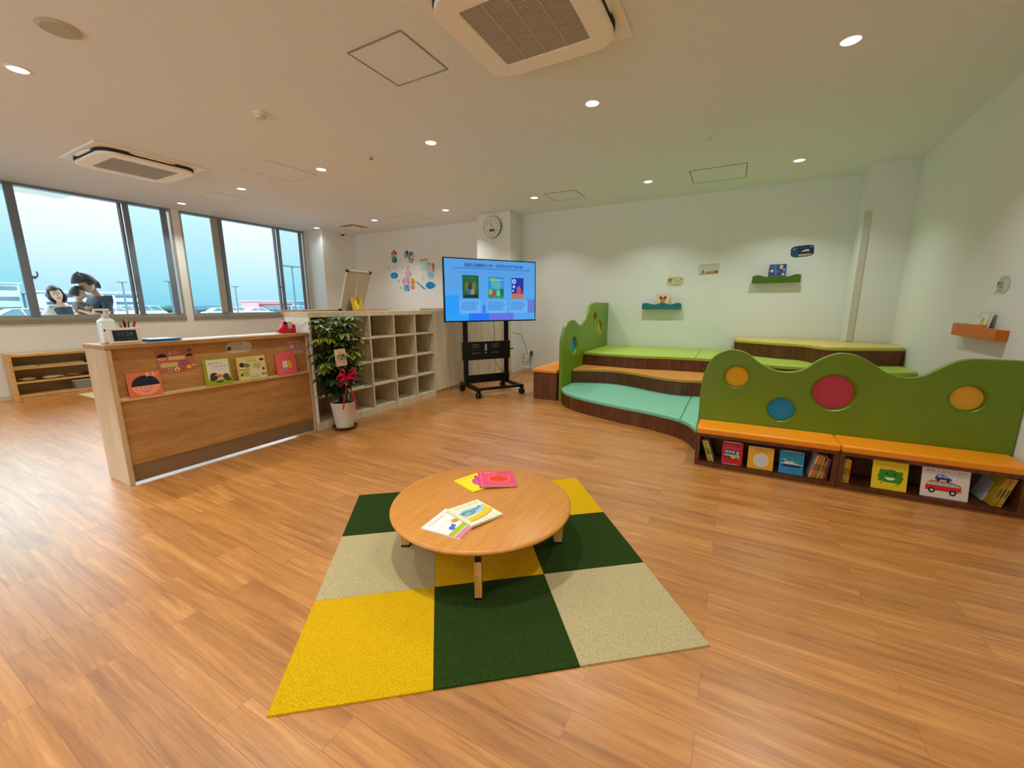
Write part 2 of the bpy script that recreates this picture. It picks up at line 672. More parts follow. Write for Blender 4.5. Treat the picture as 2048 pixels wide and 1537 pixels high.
HATCH = mat('hatch_frame', (146, 150, 132), 0.4, 0.4)
HATCHW = mat('hatch_frame_white', (205, 208, 196), 0.5)
for (xa, xb, ya, yb, m, lab) in (
        (2.13, 2.60, 1.912, 2.382, HATCH, 'square ceiling access hatch with grey frame beside the nearest air conditioner'),
        (3.05, 3.68, 4.79, 5.35, HATCHW, 'faint white framed ceiling hatch beside the left air conditioner'),
        (3.43, 3.935, 6.745, 7.24, HATCHW, 'small white framed ceiling hatch above the windows'),
        (5.935, 6.40, 5.225, 5.70, HATCHW, 'thin framed ceiling hatch above the wall stickers'),
        (5.875, 6.34, 2.17, 2.66, HATCH, 'ceiling hatch with brownish frame just right of the wall clock pillar'),
        (5.785, 6.39, 0.035, 0.665, HATCH, 'ceiling hatch with dark frame above the stepped seating')):
    t = thing('ceiling_hatch', lab, 'ceiling hatch', ((xa + xb) / 2, (ya + yb) / 2, ZC), 0, 'ceiling hatches')
    a, b = (xb - xa) / 2, (yb - ya) / 2
    fr = MB()
    e, d = 0.012, 0.004
    for q in ((-a, -b, a, -b + e), (-a, b - e, a, b), (-a, -b + e, -a + e, b - e), (a - e, -b + e, a, b - e)):
        fr.box(q[0], q[1], -d, q[2], q[3], 0.0, m)
    fr.build('hatch_frame', t)
    MB().box(-a + e, -b + e, -0.002, a - e, b - e, 0.0, CEIL).build('hatch_panel', t)

ACW = mat('aircon_white', (242, 240, 230), 0.45)
ACG = mat('aircon_grille', (176, 168, 150), 0.55)
ACD = mat('aircon_dark', (22, 20, 22), 0.6)
ACR = mat('aircon_rib', (172, 166, 148), 0.5)


def aircon(x0, x1, y0, y1, label):
    t = thing('ceiling_air_conditioner', label, 'air conditioner', ((x0 + x1) / 2, (y0 + y1) / 2, ZC), 0, 'ceiling cassette air conditioners')
    a, b = (x1 - x0) / 2, (y1 - y0) / 2
    T = lambda z: Matrix.Translation((0, 0, z))
    MB().box(-a, -b, -0.02, a, b, 0.0, ACW).build('base_panel', t, bevel=0.005)
    vs, fs = curve_mesh([rrect(-a + 0.057, -b + 0.057, a - 0.057, b - 0.057, 0.15, 12)], 0.028, 0.0)
    MB().add(vs, fs, ACD, T(-0.034)).build('outlet_recess', t)
    vs, fs = curve_mesh([rrect(-a + 0.062, -b + 0.062, a - 0.062, b - 0.062, 0.15, 12), rrect(-a + 0.2, -b + 0.2, a - 0.2, b - 0.2, 0.012, 3)[::-1]], 0.032, 0.010, 4)
    MB().add(vs, fs, ACW, T(-0.064)).build('front_panel', t, smooth=40)
    g = MB()
    ga, gb = a - 0.2, b - 0.2
    g.box(-ga, -gb, -0.058, ga, gb, -0.05, mat('aircon_filter', (70, 66, 58), 0.7))
    n = 34
    for k in range(n):
        x = -ga + (k + 0.5) * 2 * ga / n
        g.box(x - 0.0054, -gb, -0.076, x + 0.0054, gb, -0.060, ACG)
    for k in range(1, 4):
        y = -gb + 2 * gb * k / 4
        g.box(-ga, y - 0.007, -0.0775, ga, y + 0.007, -0.060, ACR)
    g.build('intake_grille', t)
    for k in range(4):    # swing louvres hanging in the gap on each side
        R = Matrix.Rotation(k * PI / 2, 4, 'Z')
        h, off = (a, b) if k % 2 == 0 else (b, a)
        q = MB()
        sl = h * 0.95
        vs = []
        for i in range(13):
            u = -1 + 2 * i / 12
            d = 0.055 * (1 - abs(u) ** 4)
            vs += [(u * sl / 2, off - 0.078, -0.046), (u * sl / 2, off - 0.078 + d, -0.026)]
        q.add(vs, [(2 * i, 2 * i + 1, 2 * i + 3, 2 * i + 2) for i in range(12)], ACW)
        solid_ = q.build('louvre', t, M=R, smooth=60)
        md = solid_.modifiers.new('thick', 'SOLIDIFY')
        md.thickness = 0.004
    MB().box(a - 0.075, b - 0.06, -0.026, a - 0.045, b - 0.04, -0.0205, ACG).build('receiver_window', t)
    return t


aircon(1.885, 2.83, 0.70, 1.655, 'large white ceiling cassette air conditioner at the top centre of the picture')
aircon(1.885, 2.875, 5.72, 6.675, 'white ceiling cassette air conditioner above the left window')

t = thing('ceiling_speaker', 'flat round white ceiling speaker in the top left corner of the picture', 'speaker', (1.143, 3.675, ZC))
MB().lathe([(0.10, 0.0), (0.10, -0.008), (0.085, -0.014)], mat('speaker_rim', (190, 186, 170), 0.5)).build('rim', t, smooth=40)
MB().lathe([(0.082, -0.0135), (0.08, -0.017)], mat('speaker_cloth', (176, 178, 164), 0.8)).build('grille', t)
t = thing('smoke_detector', 'domed white smoke detector on the ceiling left of the square hatch', 'smoke detector', (2.352, 3.724, ZC))
MB().lathe([(0.055, 0.0), (0.055, -0.018), (0.05, -0.022)], WHITE).build('base', t, smooth=40)
MB().lathe([(0.042, -0.022), (0.042, -0.034), (0.036, -0.046), (0.015, -0.05)], mat('detector_dome', (206, 200, 186), 0.4)).build('dome', t, smooth=40)
t = thing('sprinkler', 'tiny round sprinkler cap on the middle of the ceiling', 'sprinkler', (3.553, 3.703, ZC))
MB().lathe([(0.04, 0.0), (0.04, -0.004), (0.018, -0.008)], WHITE).build('rosette', t, smooth=40)
MB().lathe([(0.012, -0.008), (0.012, -0.022), (0.02, -0.024), (0.02, -0.027)], mat('sprinkler_metal', (150, 146, 130), 0.3, 0.8)).build('nozzle', t, smooth=40)
t = thing('motion_sensor', 'small white motion sensor on the ceiling left of a downlight, right half', 'sensor', (4.738, 0.389, ZC))
MB().lathe([(0.045, 0.0), (0.045, -0.012), (0.038, -0.018)], WHITE).build('base', t, smooth=40)
MB().ball((0, 0, -0.02), (0.028, 0.028, 0.026), mat('sensor_lens', (206, 206, 214), 0.3)).build('lens', t, smooth=60)
t = thing('air_diffuser', 'square white ceiling air diffuser with dark slots near the left corner', 'air diffuser', (6.20, 7.08, ZC))
MB().box(-0.24, -0.24, -0.012, 0.24, 0.24, 0.0, ACW).build('frame', t, bevel=0.004)
d = MB()
for k, r in enumerate((0.2, 0.14)):
    for q in range(4):
        d.add([(-r, r, -0.013), (r, r, -0.013), (r - 0.035, r - 0.035, -0.013), (-r + 0.035, r - 0.035, -0.013)], [(0, 1, 2, 3)], ACD, Matrix.Rotation(q * PI / 2, 4, 'Z'))
d.build('slots', t)
vane = MB()
for k, r in enumerate((0.19, 0.12)):
    for q in range(4):
        vane.add([(-r, r, -0.03), (r, r, -0.03), (r - 0.03, r - 0.03, -0.016), (-r + 0.03, r - 0.03, -0.016)], [(0, 1, 2, 3)], ACW, Matrix.Rotation(q * PI / 2, 4, 'Z'))
vane.build('vanes', t)
t = thing('security_camera', 'small white dome camera on the ceiling below the air diffuser', 'camera', (6.60, 7.90, ZC))
MB().lathe([(0.055, 0.0), (0.055, -0.03), (0.05, -0.036)], WHITE).build('housing', t, smooth=40)
MB().ball((0, 0, -0.036), (0.04, 0.04, 0.036), mat('camera_dome', (70, 66, 60), 0.15)).build('dome', t, smooth=60)
# ---------------------------------------------------------------- stepped seating corner
DKWOOD = wood('dark_veneer', (70, 33, 10), (100, 52, 18), (120, 68, 28), (2.2, 2.2, 0.35), 9.0, 0.5)


def vinyl(name, c, rough=0.42):
    t = NT(name)
    v = t.coords()
    f = t.noise(v, 420, 2)
    t.b.inputs['Base Color'].default_value = (*lin(c), 1)
    t.b.inputs['Roughness'].default_value = rough
    t.bump(f, 0.06, 0.001)
    return t.m


TEAL = vinyl('teal_vinyl', (122, 192, 164))
TAN = vinyl('tan_vinyl', (206, 142, 62))
LIME = vinyl('lime_vinyl', (164, 192, 70))
OLIVE = vinyl('olive_yellow_vinyl', (204, 186, 92))
ORANGE = vinyl('orange_vinyl', (240, 146, 14))


def painted(name, c):
    t = NT(name)
    v = t.coords((0.6, 0.6, 6))
    f = t.noise(v, 6, 4, 0.6)
    col = t.mix(0.25, lin(c), t.ramp(f, [(0.35, tuple(0.72 * k for k in lin(c))), (0.65, tuple(1.15 * k for k in lin(c)))]))
    t.l(col, t.b.inputs['Base Color'])
    t.b.inputs['Roughness'].default_value = 0.4
    return t.m


GREEN = painted('green_stained_board', (106, 138, 10))


def acrylic(name, c, trans=0.35):
    m = bpy.data.materials.new(name)
    m.use_nodes = True
    t = m.node_tree
    b = t.nodes['Principled BSDF']
    b.inputs['Base Color'].default_value = (*lin(c), 1)
    b.inputs['Roughness'].default_value = 0.12
    tr = t.nodes.new('ShaderNodeBsdfTransparent')
    tr.inputs['Color'].default_value = (*lin(c), 1)
    mx = t.nodes.new('ShaderNodeMixShader')
    mx.inputs[0].default_value = trans
    t.links.new(b.outputs[0], mx.inputs[1])
    t.links.new(tr.outputs[0], mx.inputs[2])
    t.links.new(mx.outputs[0], t.nodes['Material Output'].inputs['Surface'])
    return m


YEL = acrylic('yellow_acrylic', (240, 184, 30), 0.12)
BLU = acrylic('blue_acrylic', (10, 146, 205), 0.12)
PNK = acrylic('pink_acrylic', (214, 76, 100), 0.3)
AMB = acrylic('amber_acrylic', (222, 118, 20), 0.15)


def step(name, label, zt, front, back, cushion, splits=(), thick=0.045, base=0.0, group='steps of the seating corner'):
    """front: plan polyline of the riser from low y to high y; back: plan points closing the tread"""
    t = thing(name, label, 'bench', (front[0][0], front[0][1], 0), 0, group)
    ox, oy = front[0][0], front[0][1]
    loop = [(x - ox, y - oy) for x, y in front + back]
    MB().prism(loop, base, zt - thick, DKWOOD).build('riser_base', t)
    # cushions: cut the tread at the given y values
    ys = [-1e9] + list(splits) + [1e9]
    for a, b in zip(ys[:-1], ys[1:]):
        cl = clip_y([(x, y) for x, y in front + back], a + 0.002 if a > -1e8 else a, b - 0.002 if b < 1e8 else b)
        cl = [(x - ox, y - oy) for x, y in cl]
        vs, fs = curve_mesh([cl], thick - 0.001, 0.012)
        MB().add(vs, fs, cushion, Matrix.Translation((0, 0, zt - thick / 2))).build('cushion', t, smooth=50)
    return t


def clip_y(pts, a, b):
    for lim, sgn in ((a, 1), (b, -1)):
        out = []
        for i in range(len(pts)):
            p, q = pts[i], pts[(i + 1) % len(pts)]
            ip, iq = (p[1] - lim) * sgn >= 0, (q[1] - lim) * sgn >= 0
            if ip:
                out.append(p)
            if ip != iq:
                k = (lim - p[1]) / (q[1] - p[1])
                out.append((p[0] + (q[0] - p[0]) * k, lim))
        pts = out
    return pts


YL = 1.925     # right face of the left green panel
f1 = smooth_path([(3.70, 0.215), (3.90, 0.30), (4.02, 0.42), (4.10, 0.58), (4.18, 0.79), (4.22, 0.95), (4.31, 1.20), (4.38, 1.38), (4.51, 1.62), (4.66, 1.80), (4.86, 1.915)], 6)
r2 = smooth_path([(5.15, 0.215), (5.08, 0.54), (5.18, 0.83), (5.37, 1.17), (5.44, 1.42), (5.38, 1.66), (5.27, 1.915)], 6)
step('stepped_bench', 'lowest curved step with teal seat cushions', 0.19, f1, list(reversed([(x + 0.02, y) for x, y in r2])), TEAL, (0.375,))
r3 = [(5.74, 0.215), (5.80, 0.8), (5.84, 1.25), (5.77, 1.915)]
step('stepped_bench', 'second step with tan orange cushion and wavy front edge', 0.385, r2, list(reversed([(x + 0.02, y) for x, y in r3])), TAN)
f3 = smooth_path([(5.50, yr(5.5) + 0.01), (5.33, -1.36), (5.38, -1.0), (5.42, -0.66), (5.46, -0.38), (5.66, -0.02), (5.74, 0.3), (5.72, 0.8), (5.67, 1.15), (5.74, 1.915)], 6)
fa = [q for q in f3 if q[1] < -0.03] + [(5.655, -0.019)]
fb = [(5.655, -0.017)] + [q for q in f3 if q[1] > 0.01]
step('stepped_bench', 'third step with lime green cushions along the back wall, left of the highest step', 0.57, fb, [(6.985, 1.915), (6.985, -0.017)], LIME, (0.42,))
step('stepped_bench', 'third step module in lime green in front of the highest step and the right wall', 0.57, fa, [(6.555, -0.019), (6.555, yr(6.555) + 0.01)], LIME, (-0.82,))
f4 = smooth_path([(5.99, yr(5.99) + 0.012), (5.76, -1.17), (5.70, -0.93), (6.02, -0.73), (6.15, -0.43), (6.46, -0.017)], 6)
step('stepped_bench', 'highest corner step with olive yellow cushion and dark wood riser', 0.775, f4, [(6.985, -0.017), (6.985, -1.235), (6.56, -1.235), (6.56, yr(6.56) + 0.012)], OLIVE, base=0.571)

# ---- right green panel, in the plane of the bench backs
XP = 3.625


def panel(name, label, outline, holes, M, thick=0.045, discs=()):
    t = thing(name, label, 'partition', M=M)
    vs, fs = curve_mesh([outline] + [ell(cx, cy, r + 0.001, r + 0.001, 40)[::-1] for cx, cy, r in holes], thick, 0.006)
    MB().add(vs, fs, GREEN).build('board', t, smooth=35)
    for (cx, cy, r), m in zip(holes, discs):
        ring = MB().lathe([(r + 0.003, -thick / 2 - 0.001), (r + 0.003, thick / 2 + 0.0015), (r - 0.001, thick / 2 + 0.0015), (r - 0.005, thick / 2 - 0.003), (r * 0.885, 0.004), (r * 0.875, 0.0), (r * 0.875, -thick / 2 - 0.001)], GREEN, 40, Matrix.Translation((cx, cy, 0)), close=False)
        ring.build('porthole_rim', t, smooth=40)
        MB().lathe([(r * 0.872, -0.010), (r * 0.872, -0.005)], m, 40, Matrix.Translation((cx, cy, 0))).build('porthole_pane', t)
    return t


# local x = -Y (rightwards in the picture), local y = Z, front face = -X
Mr = frame((XP + 0.0225, 0, 0), (0, -1, 0), (0, 0, 1))
top = smooth_path([(-0.203, 0.42), (-0.203, 0.56), (-0.185, 0.70), (-0.125, 0.83), (-0.01, 0.892), (0.10, 0.87), (0.20, 0.795), (0.29, 0.752), (0.378, 0.742), (0.47, 0.765), (0.56, 0.845), (0.64, 0.89), (0.70, 0.900), (0.78, 0.885), (0.87, 0.83), (0.95, 0.775), (1.04, 0.754), (1.12, 0.77), (1.19, 0.82), (1.26, 0.872), (1.34, 0.896), (1.45, 0.899), (1.60, 0.898)], 5)
out = [(1.60, 0.003), (-0.203, 0.003)] + top
panel('green_partition', 'long wavy green partition with four round portholes behind the orange bench', out[::-1],
      [(0.048, 0.677, 0.092), (0.365, 0.452, 0.098), (0.668, 0.612, 0.138), (1.355, 0.640, 0.090)], Mr, 0.045, (YEL, BLU, PNK, YEL))
# ---- left green panel, square to the back wall
Ml = frame((0, YL + 0.0225, 0), (1, 0, 0), (0, 0, 1))
topl = smooth_path([(4.90, 0.40), (4.90, 0.72), (4.93, 0.85), (5.02, 0.965), (5.16, 1.03), (5.30, 1.045), (5.42, 1.015), (5.52, 0.975), (5.63, 0.962), (5.75, 0.995), (5.86, 1.08), (5.97, 1.19), (6.10, 1.262), (6.25, 1.285), (6.40, 1.286), (6.99, 1.286)], 5)
outl = [(6.99, 0.003), (4.90, 0.003)] + topl
panel('green_partition', 'tall wavy green partition at the left end of the steps', outl[::-1],
      [(5.33, 0.70, 0.128), (6.25, 1.055, 0.088), (6.52, 0.885, 0.125)], Ml, 0.045, (BLU, AMB, YEL))

# ---- orange bench units with open book shelves
XF = 3.358


def bench(name, label, y0, y1, cush_y0, cush_y1, group=None):
    """y0 = right end (low Y), y1 = left end"""
    t = thing(name, label, 'bench', (XF, (y0 + y1) / 2, 0), 0, group)
    a, b = y0 - (y0 + y1) / 2, y1 - (y0 + y1) / 2
    D = XP - XF - 0.002
    MB().box(0, a, 0, D, b, 0.032, DKWOOD).build('bottom_board', t)
    MB().box(0, a, 0.236, D, b, 0.258, DKWOOD).build('top_board', t)
    MB().box(0.002, b - 0.03, 0.032, D, b, 0.236, DKWOOD).build('side_panel', t)
    MB().box(0.002, a, 0.032, D, a + 0.03, 0.236, DKWOOD).build('side_panel', t)
    MB().box(D - 0.012, a + 0.03, 0.032, D, b - 0.03, 0.236, DKWOOD).build('back_panel', t)
    MB().box(-0.012, cush_y0 - (y0 + y1) / 2, 0.2585, D + 0.0, cush_y1 - (y0 + y1) / 2, 0.308, ORANGE).build('seat_cushion', t, bevel=0.013, seg=3, smooth=50)
    return t


BR = 0.189
bench('bench_bookshelf', 'orange cushioned bench bookshelf, left of the two under the long green partition', -0.702, BR, -0.702, BR, 'orange bench bookshelves')
bench('bench_bookshelf', 'orange cushioned bench bookshelf, right of the two ending at the right wall', -1.585, -0.705, -1.585, -0.705, 'orange bench bookshelves')
t = thing('box_bench', 'dark wood box bench with orange cushion beside the left green partition', 'bench', (4.88, 1.99, 0))
MB().box(0, 0, 0, 2.10, 0.335, 0.362, DKWOOD).build('box', t)
MB().box(-0.012, 0, 0.3625, 2.10, 0.35, 0.41, ORANGE).build('seat_cushion', t, bevel=0.013, seg=3, smooth=50)

# ---------------------------------------------------------------- carpet tiles
def carpet(name, c, amp=0.35):
    t = NT(name)
    v = t.coords()
    f = t.noise(v, 330, 2, 0.7)
    f2 = t.noise(v, 170, 3, 0.7)
    a = lin(c)
    col = t.ramp(f, [(0.3, tuple(k * (1 - amp) for k in a)), (0.5, a), (0.72, tuple(k * (1 + amp) for k in a))])
    col = t.mix(0.35, col, t.ramp(f2, [(0.35, (0.2, 0.2, 0.2)), (0.65, (0.8, 0.8, 0.8))]), 'OVERLAY')
    t.l(col, t.b.inputs['Base Color'])
    t.b.inputs['Roughness'].default_value = 0.95
    t.b.inputs['Specular IOR Level'].default_value = 0.1
    t.bump(f, 0.8, 0.004)
    return t.m


CY, CG, CB = carpet('yellow_carpet', (218, 172, 14)), carpet('dark_green_carpet', (42, 62, 20), 0.85), carpet('beige_carpet', (188, 172, 130), 0.35)
CA = math.radians(10.0 - 61.4463)
grid = [[CY, CG, CB], [CB, CY, CG], [CG, CB, CY]]
names = {id(CY): 'yellow', id(CG): 'dark green', id(CB): 'beige'}
POS = [['front left corner of the rug', 'front middle of the rug', 'front right corner of the rug'],
       ['left middle of the rug', 'centre of the rug under the round table', 'right middle of the rug'],
       ['back left corner of the rug', 'back middle of the rug hidden under the table', 'back right corner of the rug']]
for r in range(3):
    for c in range(3):
        m = grid[r][c]
        gx, gy = 0.541 + 0.5 * (c * math.cos(CA) - r * math.sin(CA)), 1.150 + 0.5 * (c * math.sin(CA) + r * math.cos(CA))
        o = MB().box(0.0006, 0.0006, 0.0003, 0.4994, 0.4994, 0.0065, m).build('carpet_tile', loc=(gx, gy, 0), rotz=CA)
        tag(o, '%s carpet tile at the %s' % (names[id(m)], POS[r][c]), 'carpet tile', 'square carpet tiles of the rug')

# ---------------------------------------------------------------- round low table
TX, TY, TR, TZ = 1.628, 1.066, 0.455, 0.255
TOPW = wood('table_top_laminate', (204, 134, 58), (207, 138, 60), (211, 142, 64), (0.6, 5, 5), 2.0, 0.38)
LEGW = wood('table_leg_beech', (186, 126, 52), (204, 146, 70), (214, 160, 86), (5, 5, 0.6), 5.0, 0.45)
t = thing('round_low_table', 'low round wooden table with four books on it, standing on the rug', 'table', (TX, TY, 0.0065))
MB().lathe([(TR - 0.02, 0.223), (TR - 0.006, 0.226), (TR, 0.234), (TR, 0.24), (TR - 0.005, 0.2455), (TR - 0.012, 0.2485)], TOPW, 72).build('table_top', t, smooth=60)
a0 = math.atan2(0.857 - TY, 1.272 - TX)
for k in range(4):
    an = a0 + k * PI / 2
    M = Matrix.Rotation(an, 4, 'Z')
    lg = MB()
    prof = [(0.418, 0.008), (0.378, 0.008), (0.362, 0.12), (0.362, 0.18), (0.412, 0.18), (0.425, 0.12)]
    n = len(prof)
    vs = [(x, s * 0.0155, z) for s in (-1, 1) for x, z in prof]
    fs = [tuple(range(n)), tuple(range(2 * n - 1, n - 1, -1))] + [(i, n + i, n + (i + 1) % n, (i + 1) % n) for i in range(n)]
    lg.add(vs, fs, LEGW, M)
    leg = lg.build('leg', t, bevel=0.003)
    MB().box(0.376, -0.017, 0.0, 0.42, 0.017, 0.009, BLACK, M).build('foot_pad', leg)
    MB().box(0.345, -0.0135, 0.178, 0.419, 0.0135, 0.2225, BLACK, M).build('folding_bracket', leg)
    MB().cyl((0.395, -0.0165, 0.15), (0.395, 0.0165, 0.15), 0.004, mat('screw', (90, 84, 72), 0.3, 0.8), n=10, M=M).build('screw', leg)
# ---------------------------------------------------------------- reception counter
BEECH = wood('counter_beech', (160, 112, 60), (178, 130, 74), (192, 146, 90), (0.35, 3, 3), 5.0, 0.42)
BEECHV = wood('counter_end_beech', (186, 156, 118), (198, 170, 132), (208, 182, 146), (3, 3, 0.35), 5.0, 0.38)
STEEL = mat('kick_plate_steel', (150, 130, 104), 0.38, 0.7)
YC = 3.612
CX0, CX1 = 1.058, 2.528
t = thing('reception_counter', 'light wood reception counter with display ledge of picture books', 'counter', (CX0, YC, 0))
L = CX1 - CX0
MB().box(-0.004, -0.004, 0.955, L, 0.355, 0.985, BEECH).build('counter_top', t, bevel=0.003)
MB().box(0, 0, 0, 0.03, 0.35, 0.954, BEECHV).build('end_panel', t, bevel=0.002)
MB().box(L - 0.025, 0, 0, L, 0.35, 0.954, BEECHV).build('end_panel', t, bevel=0.002)
MB().box(0.0305, 0.012, 0.14, L - 0.0255, 0.032, 0.598, BEECH).build('lower_front_panel', t)
MB().box(0.0305, 0.030, 0.62, L - 0.0255, 0.048, 0.954, BEECH).build('upper_front_panel', t)
MB().box(0.0305, -0.001, 0.598, L - 0.0255, 0.046, 0.612, wood('ledge_edge', (190, 150, 96), (206, 168, 116), (216, 180, 130), (0.35, 3, 3), 5)).build('display_ledge', t)
MB().box(0.0305, 0.020, 0.014, L - 0.0255, 0.028, 0.139, STEEL).build('kick_plate', t)
MB().box(0.0305, 0.033, 0.70, L - 0.0255, 0.34, 0.72, BEECH).build('inner_shelf', t)

# ---------------------------------------------------------------- pigeonhole shelf and low cupboards
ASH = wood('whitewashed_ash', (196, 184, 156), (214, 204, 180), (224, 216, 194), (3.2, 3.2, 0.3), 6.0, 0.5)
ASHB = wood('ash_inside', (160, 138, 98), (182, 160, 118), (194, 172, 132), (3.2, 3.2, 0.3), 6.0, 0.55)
SX, SY, SD, SH = 2.532, 3.60, 0.37, 1.18
t = thing('pigeonhole_shelf', 'whitewashed open pigeonhole shelf of twenty cells behind the potted plant', 'shelf', (SX, SY, 0))
PW = 0.3705
W5 = PW * 5 + 0.02
MB().box(0, 0, 1.13, W5, SD, SH, ASH).build('top_board', t)
MB().box(0, 0.0, 0, W5, SD, 0.075, ASH).build('plinth', t)
for k in range(6):
    nm = 'side_panel' if k in (0, 5) else 'divider'
    MB().box(k * PW, 0.001, 0.075, k * PW + 0.02, SD, 1.13, WALL if k == 0 else ASH).build(nm, t)
for r, z in enumerate((0.325, 0.60, 0.872)):
    for k in range(5):
        MB().box(k * PW + 0.0203, 0.006, z, (k + 1) * PW - 0.0003, SD - 0.012, z + 0.02, ASH).build('shelf_board', t)
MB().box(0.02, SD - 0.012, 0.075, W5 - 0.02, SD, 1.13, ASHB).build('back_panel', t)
xs = [SX + W5 + 0.001, 4.725, 5.467, 6.242, 6.566]
lab = ['narrow plain ash cupboard panel right of the pigeonhole shelf', 'plain ash cupboard panel half hidden by the television stand',
       'plain ash cupboard panel seen between the television stand posts', 'narrow plain ash cupboard panel against the clock pillar']
for k in range(4):
    t = thing('low_cupboard', lab[k], 'cupboard', (xs[k], SY, 0), 0, 'plain ash cupboards beside the pigeonhole shelf')
    w_ = xs[k + 1] - xs[k] - 0.002
    sd = SD if k < 3 else -0.0
    if k == 3:
        MB().box(0, -0.012, 0.07, w_, -0.0005, SH - 0.0305, ASH).build('front_panel', t)
        MB().box(0, -0.010, 0, w_, -0.0005, 0.069, ASHB).build('plinth', t)
        MB().box(0, -0.012, SH - 0.03, w_, SD, SH, ASH).build('top_board', t)
        MB().box(0, 0.0, 0.0, w_, SD, SH - 0.031, ASHB).build('carcass', t)
    else:
        MB().box(0, 0.0, 0.07, w_, 0.018, SH - 0.0305, ASH).build('front_panel', t, bevel=0.0015)
        MB().box(0, 0.012, 0, w_, 0.03, 0.069, ASHB).build('plinth', t)
        MB().box(0, 0.0, SH - 0.03, w_, SD, SH, ASH).build('top_board', t)
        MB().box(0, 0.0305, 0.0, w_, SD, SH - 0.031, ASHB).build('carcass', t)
# lower cupboards on the far side: only their wooden top boards show
RED = wood('rear_top_wood', (176, 132, 84), (196, 152, 104), (206, 166, 120), (0.35, 3, 3), 5)
for x0, x1, lb in ((2.75, 3.95, 'low wooden cabinet top behind the pigeonhole shelf, near the tilted board'), (5.0, 6.4, 'low wooden cabinet top behind the cupboards, left of the television')):
    t = thing('rear_cabinet', lb, 'cabinet', (x0, 3.99, 0), 0, 'low cabinets on the far side')
    MB().box(0, 0, 0, x1 - x0, 0.35, 1.15, ASHB).build('carcass', t)
    MB().box(-0.01, -0.01, 1.1505, x1 - x0 + 0.01, 0.36, 1.20, RED).build('top_board', t)

# tilted board on an easel strut, standing on the pigeonhole shelf
t = thing('display_board', 'tilted framed display board with black corner caps on top of the pigeonhole shelf', 'board', (3.13, 3.895, SH))
Mb = frame((0, 0, 0.012), (1, 0, 0), (0, -0.165, 0.425))
bw, bh = 0.335, 0.46
BRD = mat('board_back', (186, 172, 150), 0.6)
BRF = mat('board_frame', (214, 212, 204), 0.35, 0.4)
MB().box(0.012, 0.012, -0.006, bw - 0.012, bh - 0.012, 0.004, BRD, Mb).build('board_panel', t)
fr = MB()
for q in ((0, 0, bw, 0.012), (0, bh - 0.012, bw, bh), (0, 0.012, 0.012, bh - 0.012), (bw - 0.012, 0.012, bw, bh - 0.012)):
    fr.box(q[0], q[1], -0.009, q[2], q[3], 0.009, BRF, Mb)
fr.build('board_frame', t)
for x in (0, bw):
    for y in (0, bh):
        MB().box(x - 0.014 + (0.01 if x == 0 else -0.01), y - 0.012 + (0.008 if y == 0 else -0.008), -0.012, x + 0.014 + (0.01 if x == 0 else -0.01), y + 0.012 + (0.008 if y == 0 else -0.008), 0.012, BLACK, Mb).build('corner_cap', t)
MB().tube([(0.165, -0.15, 0.40), (0.165, -0.02, 0.008)], 0.006, BRF).build('easel_strut', t)
Mf = frame((3.235, 3.80, SH + 0.001), (1, 0, 0), (0, 0.05, 0.2))
book('yellow picture leaflet leaning at the foot of the tilted board', 0.155, 0.215, 0.006, Mf, (208, 172, 40),
     [('ell', 0.55, 0.62, 0.28, 0.22, (178, 140, 20)), ('ell', 0.45, 0.35, 0.2, 0.25, (232, 208, 110)), ('rect', 0.1, 0.9, 0.8, 0.95, (240, 230, 190)), ('ell', 0.62, 0.5, 0.08, 0.18, (148, 110, 16))], cat='leaflet', name='picture_leaflet')

# ---------------------------------------------------------------- television on its trolley
TVA = math.radians(-33.28)
BCX, BCY = 4.961, 3.04
t = thing('tv_trolley', 'black wheeled television stand in front of the clock pillar', 'stand', (BCX, BCY, 0), TVA)
BLK = mat('black_metal', (12, 12, 13), 0.4, 0.3)
for x in (-0.335, 0.315):
    MB().box(x - 0.032, 0.12, 0.10, x + 0.032, 0.16, 1.55, BLK).build('post', t, bevel=0.004)
for s in (-1, 1):
    MB().box(s * 0.335 - 0.03, -0.31, 0.095, s * 0.335 + 0.03, 0.32, 0.135, BLK).build('base_leg', t, bevel=0.004)
MB().box(-0.305, -0.285, 0.098, 0.305, -0.235, 0.13, BLK).build('front_bar', t, bevel=0.004)
MB().box(-0.366, 0.10, 0.135, 0.346, 0.119, 0.255, BLK).build('rear_bar', t, bevel=0.004)
sp_ = MB().box(-0.40, 0.07, 0.475, 0.345, 0.119, 0.735, BLK)
pan = sp_.build('equipment_panel', t, bevel=0.003)
SLOT = mat('slot_light', (126, 124, 120), 0.4)
for x in (-0.21, 0.10):
    for z in (0.69, 0.66, 0.63, 0.57):
        MB().box(x - 0.055, 0.066, z, x + 0.055, 0.0698, z + 0.008, SLOT if z > 0.65 or z < 0.6 else mat('slot_dim', (52, 52, 54), 0.5)).build('vent_slot', pan)
MB().box(-0.07, 0.056, 0.60, -0.035, 0.0698, 0.70, mat('remote', (150, 150, 148), 0.4)).build('remote_holder', pan, bevel=0.006)
MB().box(-0.065, 0.06, 0.565, -0.04, 0.0698, 0.58, mat('remote', (150, 150, 148), 0.4)).build('badge', pan)
MB().box(0.3475, 0.10, 0.60, 0.42, 0.13, 0.615, BLK).build('side_hook', t)
